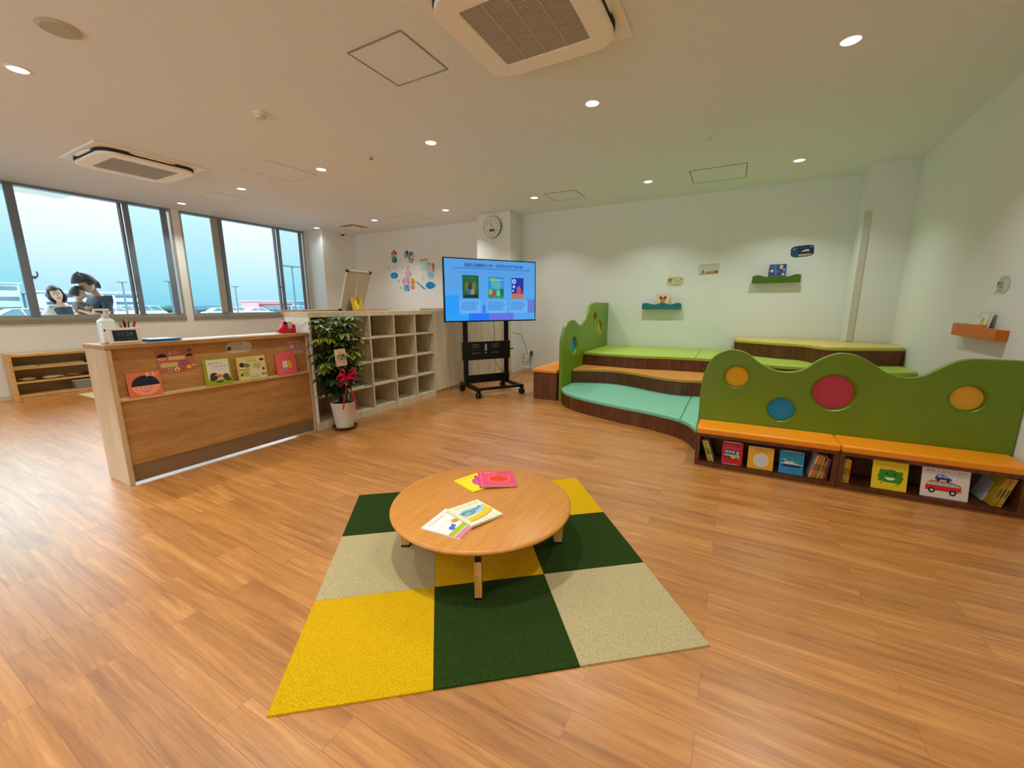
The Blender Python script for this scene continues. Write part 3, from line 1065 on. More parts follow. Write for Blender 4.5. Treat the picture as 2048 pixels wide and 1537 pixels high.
for x in (-0.335, 0.335):
    for y in (-0.30, 0.30):
        cs = MB().lathe([(0.03, 0.088), (0.03, 0.095)], BLK, 16, Matrix.Translation((x, y, 0)))
        for dx in (-0.018, 0.018):
            cs.cyl((x + dx - 0.012, y, 0.04), (x + dx + 0.012, y, 0.04), 0.04, BLACK, n=20)
        cs.box(x - 0.012, y - 0.02, 0.045, x + 0.012, y + 0.02, 0.09, BLK)
        cs.build('caster', t, smooth=40)
for x in (-0.25, 0.25):
    MB().box(x - 0.02, 0.03, 1.15, x + 0.02, 0.119, 1.75, BLK).build('mount_arm', t)
MB().box(-0.38, 0.05, 1.40, 0.38, 0.119, 1.46, BLK).build('mount_rail', t)

TW, TH, TZ0 = 1.405, 0.838, 1.022
tv = thing('television', 'large flat television showing a blue slide with three books', 'television', (BCX + 0.006, BCY - 0.004, 0), TVA)
tv.location.z = 0
MB().box(-TW / 2, -0.05, TZ0, TW / 2, -0.012, TZ0 + TH, BLK).box(-0.45, -0.012, TZ0 + 0.1, 0.45, 0.028, TZ0 + 0.62, BLK).build('cabinet', tv, bevel=0.004)


def E(c):
    return mat('screen', c, 0.3, emit=0.9)


sw, sh = TW - 0.03, TH - 0.032
Ms = frame((-sw / 2, -0.0505, TZ0 + 0.018), (1, 0, 0), (0, 0, 1))
sc = MB()
BG, INK, PALE = (84, 168, 246), (16, 84, 164), (104, 182, 252)
it = [('rect', 0, 0, 1, 1, BG), ('rect', 0, 0.55, 1, 1, (86, 164, 236)), ('rect', 0.0, 0.05, 0.14, 0.42, (20, 160, 255)), ('rect', 0.0, 0, 0.24, 0.10, (26, 164, 255)),
      ('rect', 0.24, 0, 0.46, 0.12, (16, 120, 255)), ('rect', 0.46, 0, 0.74, 0.12, (104, 116, 236)), ('rect', 0.90, 0.12, 1, 0.36, (96, 128, 212)),
      ('rect', 0.39, 0.10, 0.42, 0.26, (50, 128, 244)),
      ('rect', 0.15, 0.12, 0.37, 0.34, PALE), ('rect', 0.44, 0.12, 0.66, 0.34, PALE), ('rect', 0.70, 0.12, 0.91, 0.34, PALE),
      *[('textw', '佐屋市立図書館の小学1・2年生向けおすすめの本', 0.525 + d, 0.905 + e, 0.066, 0.64, (8, 52, 120)) for d, e in ((0, 0), (0.0014, 0), (0, 0.0018))],
      ('rect', 0.09, 0.852, 0.93, 0.862, (20, 96, 184)),
      ('textw', 'もりのかくれんぼ', 0.265, 0.79, 0.034, 0.15, (44, 116, 196)), ('textw', '大きなきのおくりもの', 0.535, 0.79, 0.034, 0.16, (44, 116, 196)), ('textw', 'おつきさま', 0.80, 0.79, 0.034, 0.09, (44, 116, 196)),
      ('rect', 0.18, 0.37, 0.35, 0.745, (8, 70, 70)), ('rect', 0.186, 0.378, 0.344, 0.735, (16, 96, 52)),
      ('ell', 0.225, 0.56, 0.022, 0.08, (120, 96, 60)), ('ell', 0.262, 0.53, 0.026, 0.09, (22, 66, 44)), ('ell', 0.30, 0.56, 0.022, 0.085, (118, 108, 70)), ('ell', 0.25, 0.47, 0.02, 0.05, (30, 104, 150)), ('ell', 0.285, 0.47, 0.02, 0.06, (148, 140, 96)), ('rect', 0.19, 0.38, 0.34, 0.43, (8, 40, 36)),
      ('textw', 'もりのなか', 0.265, 0.70, 0.03, 0.10, (60, 150, 90)),
      ('rect', 0.455, 0.375, 0.63, 0.735, (10, 150, 240)), ('rect', 0.455, 0.375, 0.63, 0.53, (40, 150, 60)), ('ell', 0.542, 0.60, 0.06, 0.075, (84, 176, 190)), ('ell', 0.51, 0.68, 0.04, 0.03, (130, 190, 90)), ('rect', 0.49, 0.672, 0.62, 0.69, (160, 200, 96)), ('ell', 0.515, 0.45, 0.02, 0.05, (170, 60, 120)), ('ell', 0.565, 0.46, 0.02, 0.06, (110, 190, 220)), ('ell', 0.48, 0.48, 0.02, 0.05, (150, 180, 90)), ('ell', 0.61, 0.48, 0.018, 0.06, (20, 110, 70)),
      ('rect', 0.72, 0.37, 0.86, 0.725, (18, 40, 168)), ('rect', 0.72, 0.37, 0.86, 0.46, (196, 120, 76)), ('ell', 0.748, 0.665, 0.024, 0.042, (170, 214, 250)), ('ell', 0.748, 0.665, 0.012, 0.02, (60, 130, 220)), ('ell', 0.746, 0.575, 0.016, 0.028, (150, 200, 250)), ('ell', 0.737, 0.505, 0.01, 0.02, (170, 214, 250)), ('ell', 0.805, 0.51, 0.026, 0.07, (190, 80, 120)), ('ell', 0.805, 0.565, 0.012, 0.025, (150, 130, 60)), ('ell', 0.842, 0.49, 0.014, 0.04, (150, 30, 60))]
it += scribble(0.165, 0.17, 0.36, 0.32, 6, (40, 112, 196), 0.42) + scribble(0.45, 0.17, 0.65, 0.32, 6, (40, 112, 196), 0.42) + scribble(0.71, 0.17, 0.90, 0.32, 6, (40, 112, 196), 0.42)
art(sc, it, sw, sh, 0.0, 0.00002, Ms, E)
sc.build('screen', tv)

# power leads
CABLE = mat('grey_cable', (104, 92, 68), 0.6)
tag(MB().tube(smooth_path([(5.42, 2.93, 0.84), (5.75, 2.97, 0.78), (6.1, 3.08, 0.62), (6.45, 3.2, 0.42), (6.75, 3.38, 0.36), (6.985, 3.56, 0.33)], 6), 0.004, CABLE)
    .tube(smooth_path([(6.985, 3.56, 0.33), (6.985, 3.54, 0.26), (6.985, 3.56, 0.17), (6.985, 3.50, 0.165), (6.985, 3.42, 0.19), (6.985, 3.40, 0.30), (6.97, 3.38, 0.345)], 6), 0.004, CABLE).build('power_cable', smooth=60),
    'thin dark power lead from the television to the wall outlet', 'cable')
tag(MB().tube(smooth_path([(6.975, 3.37, 0.30), (6.98, 3.385, 0.18), (6.98, 3.40, 0.08), (6.93, 3.42, 0.016), (6.6, 3.40, 0.008), (6.1, 3.30, 0.008), (5.6, 3.15, 0.008)], 6), 0.005, mat('beige_cable', (160, 140, 104), 0.6)).build('floor_cable', smooth=60),
    'beige extension lead dropping from the wall outlet along the floor', 'cable')
tag(MB().tube(smooth_path([(5.14, 3.09, 1.2), (5.13, 3.10, 1.0), (5.15, 3.09, 0.85), (5.14, 3.10, 0.62)], 6), 0.004, CABLE)
    .tube(smooth_path([(5.14, 3.10, 0.62), (5.17, 3.09, 0.42), (5.2, 3.06, 0.34), (5.26, 3.02, 0.28), (5.27, 3.01, 0.20)], 6), 0.004, CABLE).build('signal_cable', smooth=60),
    'thin cable hanging behind the television between the posts', 'cable')
t = thing('wall_outlet', 'wall outlet with dark plugs right of the television stand', 'outlet', (6.999, 3.37, 0.354))
MB().box(-0.009, -0.035, -0.06, 0, 0.035, 0.06, WHITE).build('cover_plate', t, bevel=0.003)
MB().box(-0.035, -0.015, 0.0, -0.0095, 0.02, 0.035, BLACK).build('plug', t, bevel=0.004)
MB().box(-0.035, -0.018, -0.045, -0.0095, 0.012, -0.012, BLACK).build('plug', t, bevel=0.004)
MB().box(-0.04, 0.02, -0.02, -0.0095, 0.05, 0.005, mat('plug_grey', (196, 190, 176), 0.5)).build('plug', t, bevel=0.004)

# ---------------------------------------------------------------- wall clock on the pillar
t = thing('wall_clock', 'round white wall clock on the pillar above the television', 'clock', M=frame((6.569, 3.957, 2.62), (0, -1, 0), (0, 0, 1)))
RC = 0.185
MB().lathe([(RC - 0.004, 0.0), (RC, 0.01), (RC, 0.036)], mat('clock_side', (52, 54, 42), 0.45), 48, close=False).lathe([(RC, 0.036), (RC - 0.006, 0.046), (RC - 0.016, 0.046), (RC - 0.022, 0.030)], mat('clock_rim', (214, 216, 204), 0.35), 48, close=False).build('clock_case', t, smooth=40)
dial = MB()
dial.lathe([(RC - 0.023, 0.030), (RC - 0.023, 0.0315)], mat('clock_dial', (226, 228, 216), 0.5), 48)
dial.poly(ell(0, 0, RC - 0.030, RC - 0.030, 48), mat('clock_dial', (226, 228, 216), 0.5), None, 0.0318)
DK = P((70, 72, 64))
for h in range(12):
    an = PI / 2 - 2 * PI * (h if h else 12) / 12
    if h == 6:
        pass
    vs, fs = text_geo(str(h if h else 12))
    dial.add([(x * 0.052 + 0.122 * math.cos(an), y * 0.052 + 0.122 * math.sin(an), 0.0322) for x, y, q in vs], fs, DK)
dial.poly(rrect(-0.055, -0.075, 0.055, -0.035, 0.004), P((54, 54, 46)), None, 0.0324)
art(dial, [('text', '12:00', 0.5, 0.5, 0.9, (120, 124, 108))], 0.08, 0.032, 0.0325, M=Matrix.Translation((-0.04, -0.071, 0)))
dial.build('dial', t, smooth=40)
hd = MB()
for an, L_, wd in ((PI / 2 + 0.42, 0.075, 0.010), (PI / 2 + 0.22, 0.105, 0.007)):
    hd.add([(0, 0, 0.0345)], [], DK)
    ca, sa = math.cos(an), math.sin(an)
    hd.add([(-0.02 * ca - wd / 2 * sa, -0.02 * sa + wd / 2 * ca, 0.035), (-0.02 * ca + wd / 2 * sa, -0.02 * sa - wd / 2 * ca, 0.035), (L_ * ca + wd / 3 * sa, L_ * sa - wd / 3 * ca, 0.035), (L_ * ca - wd / 3 * sa, L_ * sa + wd / 3 * ca, 0.035)], [(0, 1, 2, 3)], DK)
hd.lathe([(0.007, 0.0345), (0.007, 0.037)], DK, 12)
hd.build('hands', t)
# ---------------------------------------------------------------- picture books on the round table
ZT = 0.2555
CREAM, RDK, WHT = (240, 236, 214), (196, 70, 84), (240, 240, 236)


def flat(label, A, B, w, h, t, z0, cover, items, tilt=0.0):
    """book lying on the table: A top-left and B top-right corner of its cover"""
    r = Vector((B[0] - A[0], B[1] - A[1], 0)).normalized()
    r.z = -math.tan(tilt)
    r.normalize()
    u = Vector((0, 0, 1)).cross(r).normalized()
    o = Vector((A[0], A[1], z0)) - u * h
    return book(label, w, h, t, frame(o, r, u), cover, items, 'picture books on the round table')


flat('white picture book with pink lower band, left of the two nearest on the round table', (1.262, 1.150), (1.453, 1.162), 0.192, 0.205, 0.007, ZT, WHT,
     [('text', 'バスがきました', 0.5, 0.86, 0.105, (176, 74, 96)), ('ell', 0.86, 0.66, 0.07, 0.055, (222, 186, 40)),
      ('rect', 0, 0.60, 1, 0.615, (226, 214, 170)), ('ell', 0.60, 0.50, 0.10, 0.085, (240, 160, 30)), ('ell', 0.57, 0.51, 0.015, 0.02, (120, 60, 20)), ('ell', 0.63, 0.51, 0.015, 0.02, (120, 60, 20)), ('ell', 0.60, 0.47, 0.04, 0.012, (200, 70, 30)),
      ('poly', [(0.20, 0.40), (0.28, 0.46), (0.36, 0.44), (0.42, 0.50), (0.46, 0.42), (0.42, 0.34), (0.36, 0.36), (0.30, 0.30), (0.22, 0.32)], (66, 120, 196)),
      ('rect', 0, 0.27, 1, 0.30, (236, 150, 40)), ('rect', 0, 0.155, 1, 0.27, (150, 196, 40)), ('ell', 0.66, 0.215, 0.085, 0.075, (20, 16, 14)), ('ell', 0.9, 0.24, 0.05, 0.03, (110, 150, 30)),
      ('rect', 0, 0.135, 1, 0.155, (244, 236, 220)), ('rect', 0, 0, 1, 0.135, (238, 128, 150))])
flat('cream picture book with a yellow banana boat cover at the middle of the round table', (1.429, 1.136), (1.599, 1.077), 0.185, 0.20, 0.010, ZT + 0.0095, (226, 226, 190),
     [('rect', 0.03, 0.03, 0.985, 0.97, (234, 232, 200)), ('text', 'ごぶごぶごぼごぼ', 0.5, 0.86, 0.088, (176, 120, 110)),
      ('poly', [(0.08, 0.62), (0.30, 0.72), (0.62, 0.70), (0.92, 0.74), (0.92, 0.44), (0.10, 0.36)], (176, 208, 214)),
      ('ell', 0.34, 0.54, 0.22, 0.115, (92, 160, 178)), ('ell', 0.58, 0.60, 0.12, 0.06, (98, 170, 180)), ('ell', 0.30, 0.51, 0.09, 0.04, (196, 176, 178)), ('ell', 0.16, 0.58, 0.04, 0.03, (70, 130, 146)), ('poly', [(0.68, 0.62), (0.78, 0.72), (0.80, 0.60)], (90, 130, 170)),
      ('poly', [(0.10, 0.30), (0.40, 0.34), (0.70, 0.42), (0.84, 0.56), (0.90, 0.68), (0.95, 0.66), (0.93, 0.52), (0.96, 0.40), (0.86, 0.30), (0.60, 0.20), (0.12, 0.14)], (244, 198, 22)),
      ('line', [(0.10, 0.14), (0.60, 0.20), (0.86, 0.30), (0.96, 0.40)], 0.012, (96, 96, 40)), ('text', 'さく え', 0.5, 0.075, 0.05, (150, 150, 120))], tilt=0.05)
flat('yellow picture book with a magenta fruit, half under the pink book on the round table', (1.736, 1.320), (1.938, 1.245), 0.205, 0.19, 0.008, ZT, (246, 222, 10),
     [('text', 'くだもの', 0.32, 0.84, 0.12, (150, 160, 20)), ('ell', 0.56, 0.42, 0.27, 0.30, (206, 72, 150)), ('ell', 0.50, 0.36, 0.16, 0.16, (222, 96, 166)), ('poly', [(0.50, 0.74), (0.62, 0.88), (0.66, 0.72)], (150, 40, 100))])
flat('pink picture book with a red tomato cover at the far side of the round table', (1.887, 1.260), (2.009, 1.095), 0.205, 0.208, 0.009, ZT + 0.012, (232, 70, 110),
     [('rect', 0.06, 0, 0.085, 1, (240, 120, 140)), ('text', 'おやさい', 0.38, 0.84, 0.105, (250, 200, 190)), ('text', 'たべた', 0.70, 0.85, 0.09, (168, 20, 80)),
      ('ell', 0.55, 0.46, 0.31, 0.24, (244, 120, 110)), ('ell', 0.55, 0.46, 0.27, 0.20, (236, 50, 10)), ('poly', [(0.48, 0.64), (0.55, 0.70), (0.64, 0.64), (0.55, 0.62)], (150, 110, 60)), ('rect', 0, 0, 1, 0.05, (220, 120, 150))], tilt=0.055)

# ---------------------------------------------------------------- books in the bench shelves (fronts face -X)
ZB = 0.0328


def facing(label, yl, yr_, z1, t, cover, items, lean=0.16, x=3.385, roll=0.0, corner=0.0, group='picture books in the bench shelves'):
    """cover facing the room, leaning back slightly; yl / yr_ = left and right edge seen from the room"""
    w = yl - yr_
    h = (z1 - ZB) / math.cos(lean)
    up = Vector((math.sin(lean), 0, math.cos(lean)))
    nrm = Vector((0, -1, 0)).cross(up).normalized()
    o = Vector((x, yl, ZB)) - nrm * t + Vector((0, 0, math.sin(lean) * t))
    M = frame(o, (0, -1, 0), up)
    return book(label, w, h, t, M, cover, items, group, corner=corner)


facing('red board book with a bus on its cover in the left bench shelf', 0.002, -0.137, 0.206, 0.012, (188, 8, 22),
       [('rect', 0.1, 0.965, 0.86, 1.0, (206, 190, 170)), ('rect', 0.06, 0.0, 0.82, 0.03, (222, 170, 160)), ('text', 'バスの', 0.5, 0.86, 0.085, (214, 96, 84)), ('text', 'うんてんしゅ', 0.5, 0.73, 0.092, (226, 120, 96)),
        ('rect', 0.13, 0.44, 0.86, 0.62, (16, 60, 110)), ('rect', 0.16, 0.50, 0.30, 0.60, (120, 190, 210)), ('rect', 0.33, 0.50, 0.46, 0.60, (120, 190, 210)), ('rect', 0.49, 0.50, 0.62, 0.60, (120, 190, 210)), ('rect', 0.70, 0.47, 0.82, 0.60, (150, 196, 214)),
        ('rect', 0.13, 0.38, 0.86, 0.44, (226, 176, 120)), ('rect', 0.13, 0.30, 0.86, 0.38, (40, 66, 50)), ('poly', [(0.38, 0.38), (0.55, 0.36), (0.86, 0.36), (0.86, 0.30), (0.52, 0.28)], (222, 200, 40)), ('ell', 0.29, 0.28, 0.065, 0.06, (24, 20, 24)), ('ell', 0.72, 0.28, 0.065, 0.06, (24, 20, 24)), ('ell', 0.29, 0.28, 0.02, 0.02, (220, 200, 190)), ('ell', 0.72, 0.28, 0.02, 0.02, (220, 160, 60))], corner=0.012)
facing('orange yellow picture book with a white circle in the left bench shelf', -0.172, -0.336, 0.196, 0.006, (232, 168, 16),
       [('text', 'おかあさん', 0.42, 0.89, 0.075, (120, 90, 10)), ('text', 'おつきさま', 0.52, 0.79, 0.095, (126, 92, 8)), ('ell', 0.52, 0.41, 0.30, 0.31, (244, 232, 190)), ('ell', 0.52, 0.41, 0.28, 0.29, (206, 204, 200)), ('rect', 0.02, 0.0, 0.98, 0.05, (206, 180, 20)), ('rect', 0.16, 0.965, 0.84, 1.0, (212, 196, 150))])
facing('blue picture book with a white ship in the left bench shelf', -0.371, -0.518, 0.199, 0.006, (14, 132, 160),
       [('rect', 0.13, 0.96, 0.88, 0.995, (176, 186, 176)), ('rect', 0, 0, 1, 0.32, (16, 136, 184)), ('text', 'おふね', 0.45, 0.78, 0.12, (50, 100, 100)), ('poly', [(0.10, 0.66), (0.26, 0.62), (0.34, 0.58), (0.20, 0.60)], (200, 230, 236)),
        ('poly', [(0.20, 0.44), (0.24, 0.54), (0.54, 0.56), (0.64, 0.46)], (222, 214, 192)), ('rect', 0.30, 0.50, 0.52, 0.52, (90, 110, 120)), ('poly', [(0.56, 0.55), (0.72, 0.48), (0.80, 0.45), (0.58, 0.45)], (150, 190, 196)),
        ('poly', [(0.08, 0.42), (0.98, 0.42), (0.98, 0.45), (0.10, 0.46)], (226, 220, 206)), ('poly', [(0.09, 0.42), (0.98, 0.42), (0.82, 0.30), (0.16, 0.31)], (10, 36, 110)), ('rect', 0.40, 0.19, 0.70, 0.215, (8, 84, 120))])
facing('yellow picture book with a grinning green monster in the right bench shelf', -0.893, -1.072, 0.2185, 0.006, (240, 206, 14),
       [('textw', 'かえるくんが', 0.40, 0.87, 0.075, 0.42, (214, 110, 30)), ('textw', 'わらった', 0.68, 0.80, 0.05, 0.24, (200, 150, 30)),
        ('poly', [(0.20, 0.62), (0.24, 0.72), (0.36, 0.70), (0.56, 0.73), (0.74, 0.66), (0.84, 0.68), (0.88, 0.60), (0.84, 0.54), (0.90, 0.46), (0.86, 0.36), (0.80, 0.22), (0.70, 0.26), (0.46, 0.26), (0.28, 0.28), (0.18, 0.30), (0.20, 0.40), (0.16, 0.46), (0.20, 0.54)], (44, 140, 20)),
        ('ell', 0.42, 0.57, 0.035, 0.05, (16, 70, 14)), ('ell', 0.64, 0.55, 0.035, 0.05, (16, 70, 14)), ('poly', ell(0.52, 0.44, 0.14, 0.10, 16, 0, PI, 2 * PI), (238, 240, 210)), ('ell', 0.3, 0.22, 0.03, 0.02, (90, 120, 20)), ('ell', 0.72, 0.19, 0.03, 0.02, (90, 120, 20)), ('textw', 'さく・え', 0.52, 0.10, 0.045, 0.22, (206, 160, 20))])
facing('white picture book with a blue car on a red minibus in the right bench shelf', -1.137, -1.357, 0.2185, 0.006, (228, 220, 208),
       [('text', 'おん・ぶー・ぶー', 0.5, 0.90, 0.125, (34, 30, 26)), ('textw', 'さく・え', 0.80, 0.74, 0.05, 0.13, (150, 140, 130)),
        ('poly', [(0.12, 0.44), (0.16, 0.54), (0.22, 0.575), (0.60, 0.56), (0.78, 0.52), (0.84, 0.46), (0.86, 0.24), (0.10, 0.24), (0.10, 0.36)], (214, 24, 28)), ('poly', [(0.12, 0.52), (0.22, 0.58), (0.60, 0.57), (0.78, 0.53), (0.70, 0.54), (0.22, 0.545)], (222, 96, 50)),
        ('poly', [(0.13, 0.42), (0.16, 0.52), (0.24, 0.53), (0.62, 0.52), (0.77, 0.49), (0.83, 0.42)], (222, 214, 176))]
       + [('rect', 0.17 + 0.125 * k, 0.44, 0.27 + 0.125 * k, 0.515, (126, 186, 206)) for k in range(5)] +
       [('ell', 0.24, 0.24, 0.075, 0.095, (26, 24, 24)), ('ell', 0.24, 0.24, 0.035, 0.045, (206, 200, 190)), ('ell', 0.68, 0.22, 0.075, 0.095, (26, 24, 24)), ('ell', 0.68, 0.22, 0.035, 0.045, (206, 200, 190)), ('rect', 0.80, 0.25, 0.88, 0.29, (226, 200, 196)),
        ('poly', [(0.28, 0.62), (0.29, 0.72), (0.34, 0.78), (0.46, 0.79), (0.55, 0.72), (0.63, 0.68), (0.64, 0.62)], (18, 70, 160)), ('poly', [(0.32, 0.71), (0.35, 0.76), (0.43, 0.77), (0.43, 0.70)], (176, 206, 226)), ('poly', [(0.45, 0.77), (0.52, 0.72), (0.54, 0.695), (0.45, 0.70)], (176, 206, 226)), ('ell', 0.35, 0.61, 0.035, 0.045, (24, 24, 30)), ('ell', 0.56, 0.60, 0.035, 0.045, (24, 24, 30))])


def spine_book(label, y, x0, t, h, d, col, ang, group='thin books standing in the bench shelves', edge=None):
    """book standing on its bottom edge with the spine to the room; y = foot of its left edge, ang leans the top to the right"""
    r = Vector((0, -math.cos(ang), math.sin(ang) * -1 if ang < 0 else -math.sin(ang)))
    up = Vector((0, -math.sin(ang), math.cos(ang)))
    M = Matrix.Identity(4)
    rt = Vector((0, -math.cos(ang), -math.sin(ang)))
    for k in range(3):
        M[k][0] = rt[k]
        M[k][1] = up[k]
        M[k][2] = (Vector((-1, 0, 0)))[k]
        M[k][3] = (x0, y, ZB + (t * math.sin(ang) if ang > 0 else 0))[k]
    m = P(col)
    mb = MB()
    mb.box(0, 0, -d, 0.0014, h, 0, m).box(t - 0.0014, 0, -d, t, h, 0, m).box(0.0014, 0, -0.0015, t - 0.0014, h, 0, P(edge) if edge else m)
    e = P(tuple(int(k * 0.55) for k in (edge or col)))
    for a, b in ((0.08, 0.10), (0.32, 0.62), (0.85, 0.87)):
        mb.poly([(t * 0.2, a * h), (t * 0.8, a * h), (t * 0.8, b * h), (t * 0.2, b * h)], e, None, 0.0003)
    o = mb.build('picture_book', M=M)
    tag(o, label, 'book', group)
    MB().box(0.0014, 0.002, -d + 0.004, t - 0.0014, h - 0.002, -0.002, P(PAPER)).build('pages', o)
    return o


spine_book('yellow green thin book leaning leftmost in the left bench shelf', 0.096, 3.395, 0.010, 0.172, 0.15, (176, 160, 44), -0.32)
spine_book('yellow thin book leaning second from the left in the left bench shelf', 0.0845, 3.393, 0.021, 0.168, 0.15, (206, 170, 26), -0.32, edge=(168, 160, 50))
spine_book('cream spined thin book leaning right of the yellow one in the left bench shelf', 0.0615, 3.390, 0.009, 0.170, 0.15, (206, 180, 116), -0.32)
g = [('white spined thin book, leftmost of the leaning row beside the blue ship book', -0.552, 0.007, 0.172, (214, 196, 170), None), ('orange spined book, second in the leaning row beside the blue ship book', -0.5605, 0.010, 0.176, (222, 120, 20), None),
     ('red orange thin book, third in the leaning row beside the blue ship book', -0.572, 0.008, 0.176, (196, 70, 20), (226, 150, 60)), ('grey green mottled book, fourth in the leaning row beside the blue ship book', -0.5815, 0.016, 0.170, (120, 110, 60), (150, 130, 76)),
     ('yellow spined book, fifth in the leaning row beside the blue ship book', -0.599, 0.012, 0.168, (206, 166, 30), None)]
for lab_, y, tt, h, col, ed in g:
    spine_book(lab_, y, 3.392, tt, h, 0.15, col, 0.22, edge=ed)
g = [('tan orange book, sixth in the leaning row beside the blue ship book', -0.6195, 0.012, 0.160, (212, 140, 50), None), ('red brown thin book, seventh in the leaning row beside the blue ship book', -0.6335, 0.009, 0.158, (176, 84, 30), None),
     ('purple grey book at the right end of the leaning row beside the blue ship book', -0.6445, 0.010, 0.150, (84, 66, 92), None)]
for lab_, y, tt, h, col, ed in g:
    spine_book(lab_, y, 3.392, tt, h, 0.15, col, 0.10, edge=ed)
for lab_, y, tt, h, col in (('green yellow upright book at the left end of the right bench shelf', -0.7365, 0.012, 0.170, (176, 176, 56)), ('gold upright book, second in the right bench shelf', -0.7505, 0.014, 0.172, (206, 160, 36)), ('amber upright book, third in the right bench shelf', -0.7665, 0.011, 0.166, (214, 140, 30))):
    spine_book(lab_, y, 3.392, tt, h, 0.15, col, 0.0)
spine_book('white backed book slanting at the right end of the right bench shelf', -1.441, 3.470, 0.012, 0.185, 0.13, (206, 202, 200), 0.34)
for k, (lab_, col, ed) in enumerate((('gold patterned book, left of the slanting set at the right bench end', (206, 170, 30), (170, 130, 20)), ('yellow brown patterned book, middle of the slanting set at the right bench end', (190, 146, 26), (160, 120, 24)), ('pale edged gold book, right of the slanting set at the right bench end', (216, 196, 130), (196, 150, 30)))):
    spine_book(lab_, -1.4545 - k * 0.0165, 3.392, 0.015, 0.190, 0.15, col, 0.24, edge=ed)

# ---------------------------------------------------------------- books and cards on the counter front (faces -Y)
YF = YC + 0.0299      # face of the upper front panel sits at YC + 0.030


def front(label, x0, z0, w, h, t, cover, items, lean=0.14, roll=0.0, ybase=YC + 0.002, group='picture books on the counter ledge'):
    up = Vector((math.sin(roll), math.sin(lean), math.cos(lean)))
    rt = Vector((math.cos(roll), 0, -math.sin(roll)))
    M = frame((0, 0, 0), rt, up)
    n = M.to_3x3().col[2]
    o = Vector((x0, ybase, z0)) - n * t
    for k in range(3):
        M[k][3] = o[k]
    return book(label, w, h, t, M, cover, items, group)


ZL = 0.6135
front('orange picture book with a black-haired smiling face on the counter ledge', 1.142, ZL, 0.19, 0.172, 0.008, (214, 112, 66),
      [('ell', 0.52, 0.42, 0.42, 0.38, (238, 150, 118)), ('poly', ell(0.52, 0.43, 0.42, 0.42, 24, 0, 0, PI), (10, 18, 40)),
       ('text', 'まる!', 0.74, 0.86, 0.20, (244, 226, 190)), ('ell', 0.36, 0.36, 0.016, 0.022, (110, 40, 30)), ('ell', 0.66, 0.36, 0.016, 0.022, (110, 40, 30)), ('ell', 0.51, 0.30, 0.04, 0.022, (226, 120, 110)), ('line', [(0.38, 0.25), (0.44, 0.20), (0.51, 0.185), (0.59, 0.20), (0.65, 0.25)], 0.016, (176, 66, 56))], lean=0.10)
front('green bordered white picture book with a caterpillar on the counter ledge', 1.612, ZL, 0.196, 0.218, 0.010, (150, 160, 24),
      [('rect', 0.10, 0.02, 0.92, 0.94, (222, 216, 200)), ('textw', 'あかいちゃん', 0.44, 0.80, 0.085, 0.52, (46, 42, 36)), ('textw', 'だれかな', 0.58, 0.68, 0.085, 0.50, (50, 46, 40)), ('textw', 'さく え', 0.55, 0.58, 0.04, 0.34, (140, 130, 120)),
       ('poly', [(0.10, 0.02), (0.92, 0.02), (0.92, 0.26), (0.55, 0.20), (0.10, 0.24)], (152, 170, 10)), ('ell', 0.32, 0.33, 0.15, 0.14, (52, 40, 46)), ('ell', 0.26, 0.26, 0.10, 0.10, (64, 46, 66)), ('ell', 0.40, 0.36, 0.05, 0.03, (206, 180, 160)), ('poly', [(0.42, 0.36), (0.56, 0.40), (0.64, 0.34), (0.58, 0.26), (0.46, 0.26)], (222, 104, 40)), ('ell', 0.76, 0.28, 0.13, 0.12, (84, 86, 72)), ('ell', 0.76, 0.27, 0.06, 0.06, (60, 62, 50)), ('ell', 0.50, 0.12, 0.16, 0.035, (74, 60, 52)), ('ell', 0.84, 0.16, 0.12, 0.04, (40, 70, 30))], lean=0.075)
front('pink picture book with a white rabbit and yellow bear on the counter ledge', 2.190, ZL, 0.186, 0.205, 0.008, (232, 96, 104),
      [('text', 'あそぼ', 0.45, 0.88, 0.08, (208, 60, 60)), ('textw', 'おともだち', 0.5, 0.77, 0.05, 0.6, (214, 76, 76)), ('ell', 0.42, 0.44, 0.13, 0.17, (226, 222, 200)), ('ell', 0.34, 0.58, 0.05, 0.07, (222, 218, 200)), ('ell', 0.50, 0.58, 0.05, 0.07, (222, 218, 200)), ('ell', 0.42, 0.26, 0.11, 0.07, (160, 166, 160)), ('ell', 0.66, 0.42, 0.12, 0.17, (232, 178, 10)), ('ell', 0.64, 0.58, 0.05, 0.05, (230, 170, 16)), ('ell', 0.38, 0.47, 0.012, 0.016, (60, 50, 50)), ('ell', 0.46, 0.47, 0.012, 0.016, (60, 50, 50)), ('ell', 0.66, 0.47, 0.012, 0.016, (110, 70, 10))], lean=0.08)


def card(label, x, z, w, h, col, items, outline=None, M=None, y=YF, cat='card', group='display cards', roll=0.0, name='display_card', th=0.0012):
    """printed card standing just off a wall or front"""
    if M is None:
        M = frame((x, y, z), (math.cos(roll), 0, math.sin(roll)), (-math.sin(roll), 0, math.cos(roll)))
    mb = MB()
    pts = [(px * w, py * h) for px, py in (outline or [(0, 0), (1, 0), (1, 1), (0, 1)])]
    mb.prism(pts, 0, th, P(col))
    art(mb, items, w, h, th)
    return tag(mb.build(name, M=M), label, cat, group)


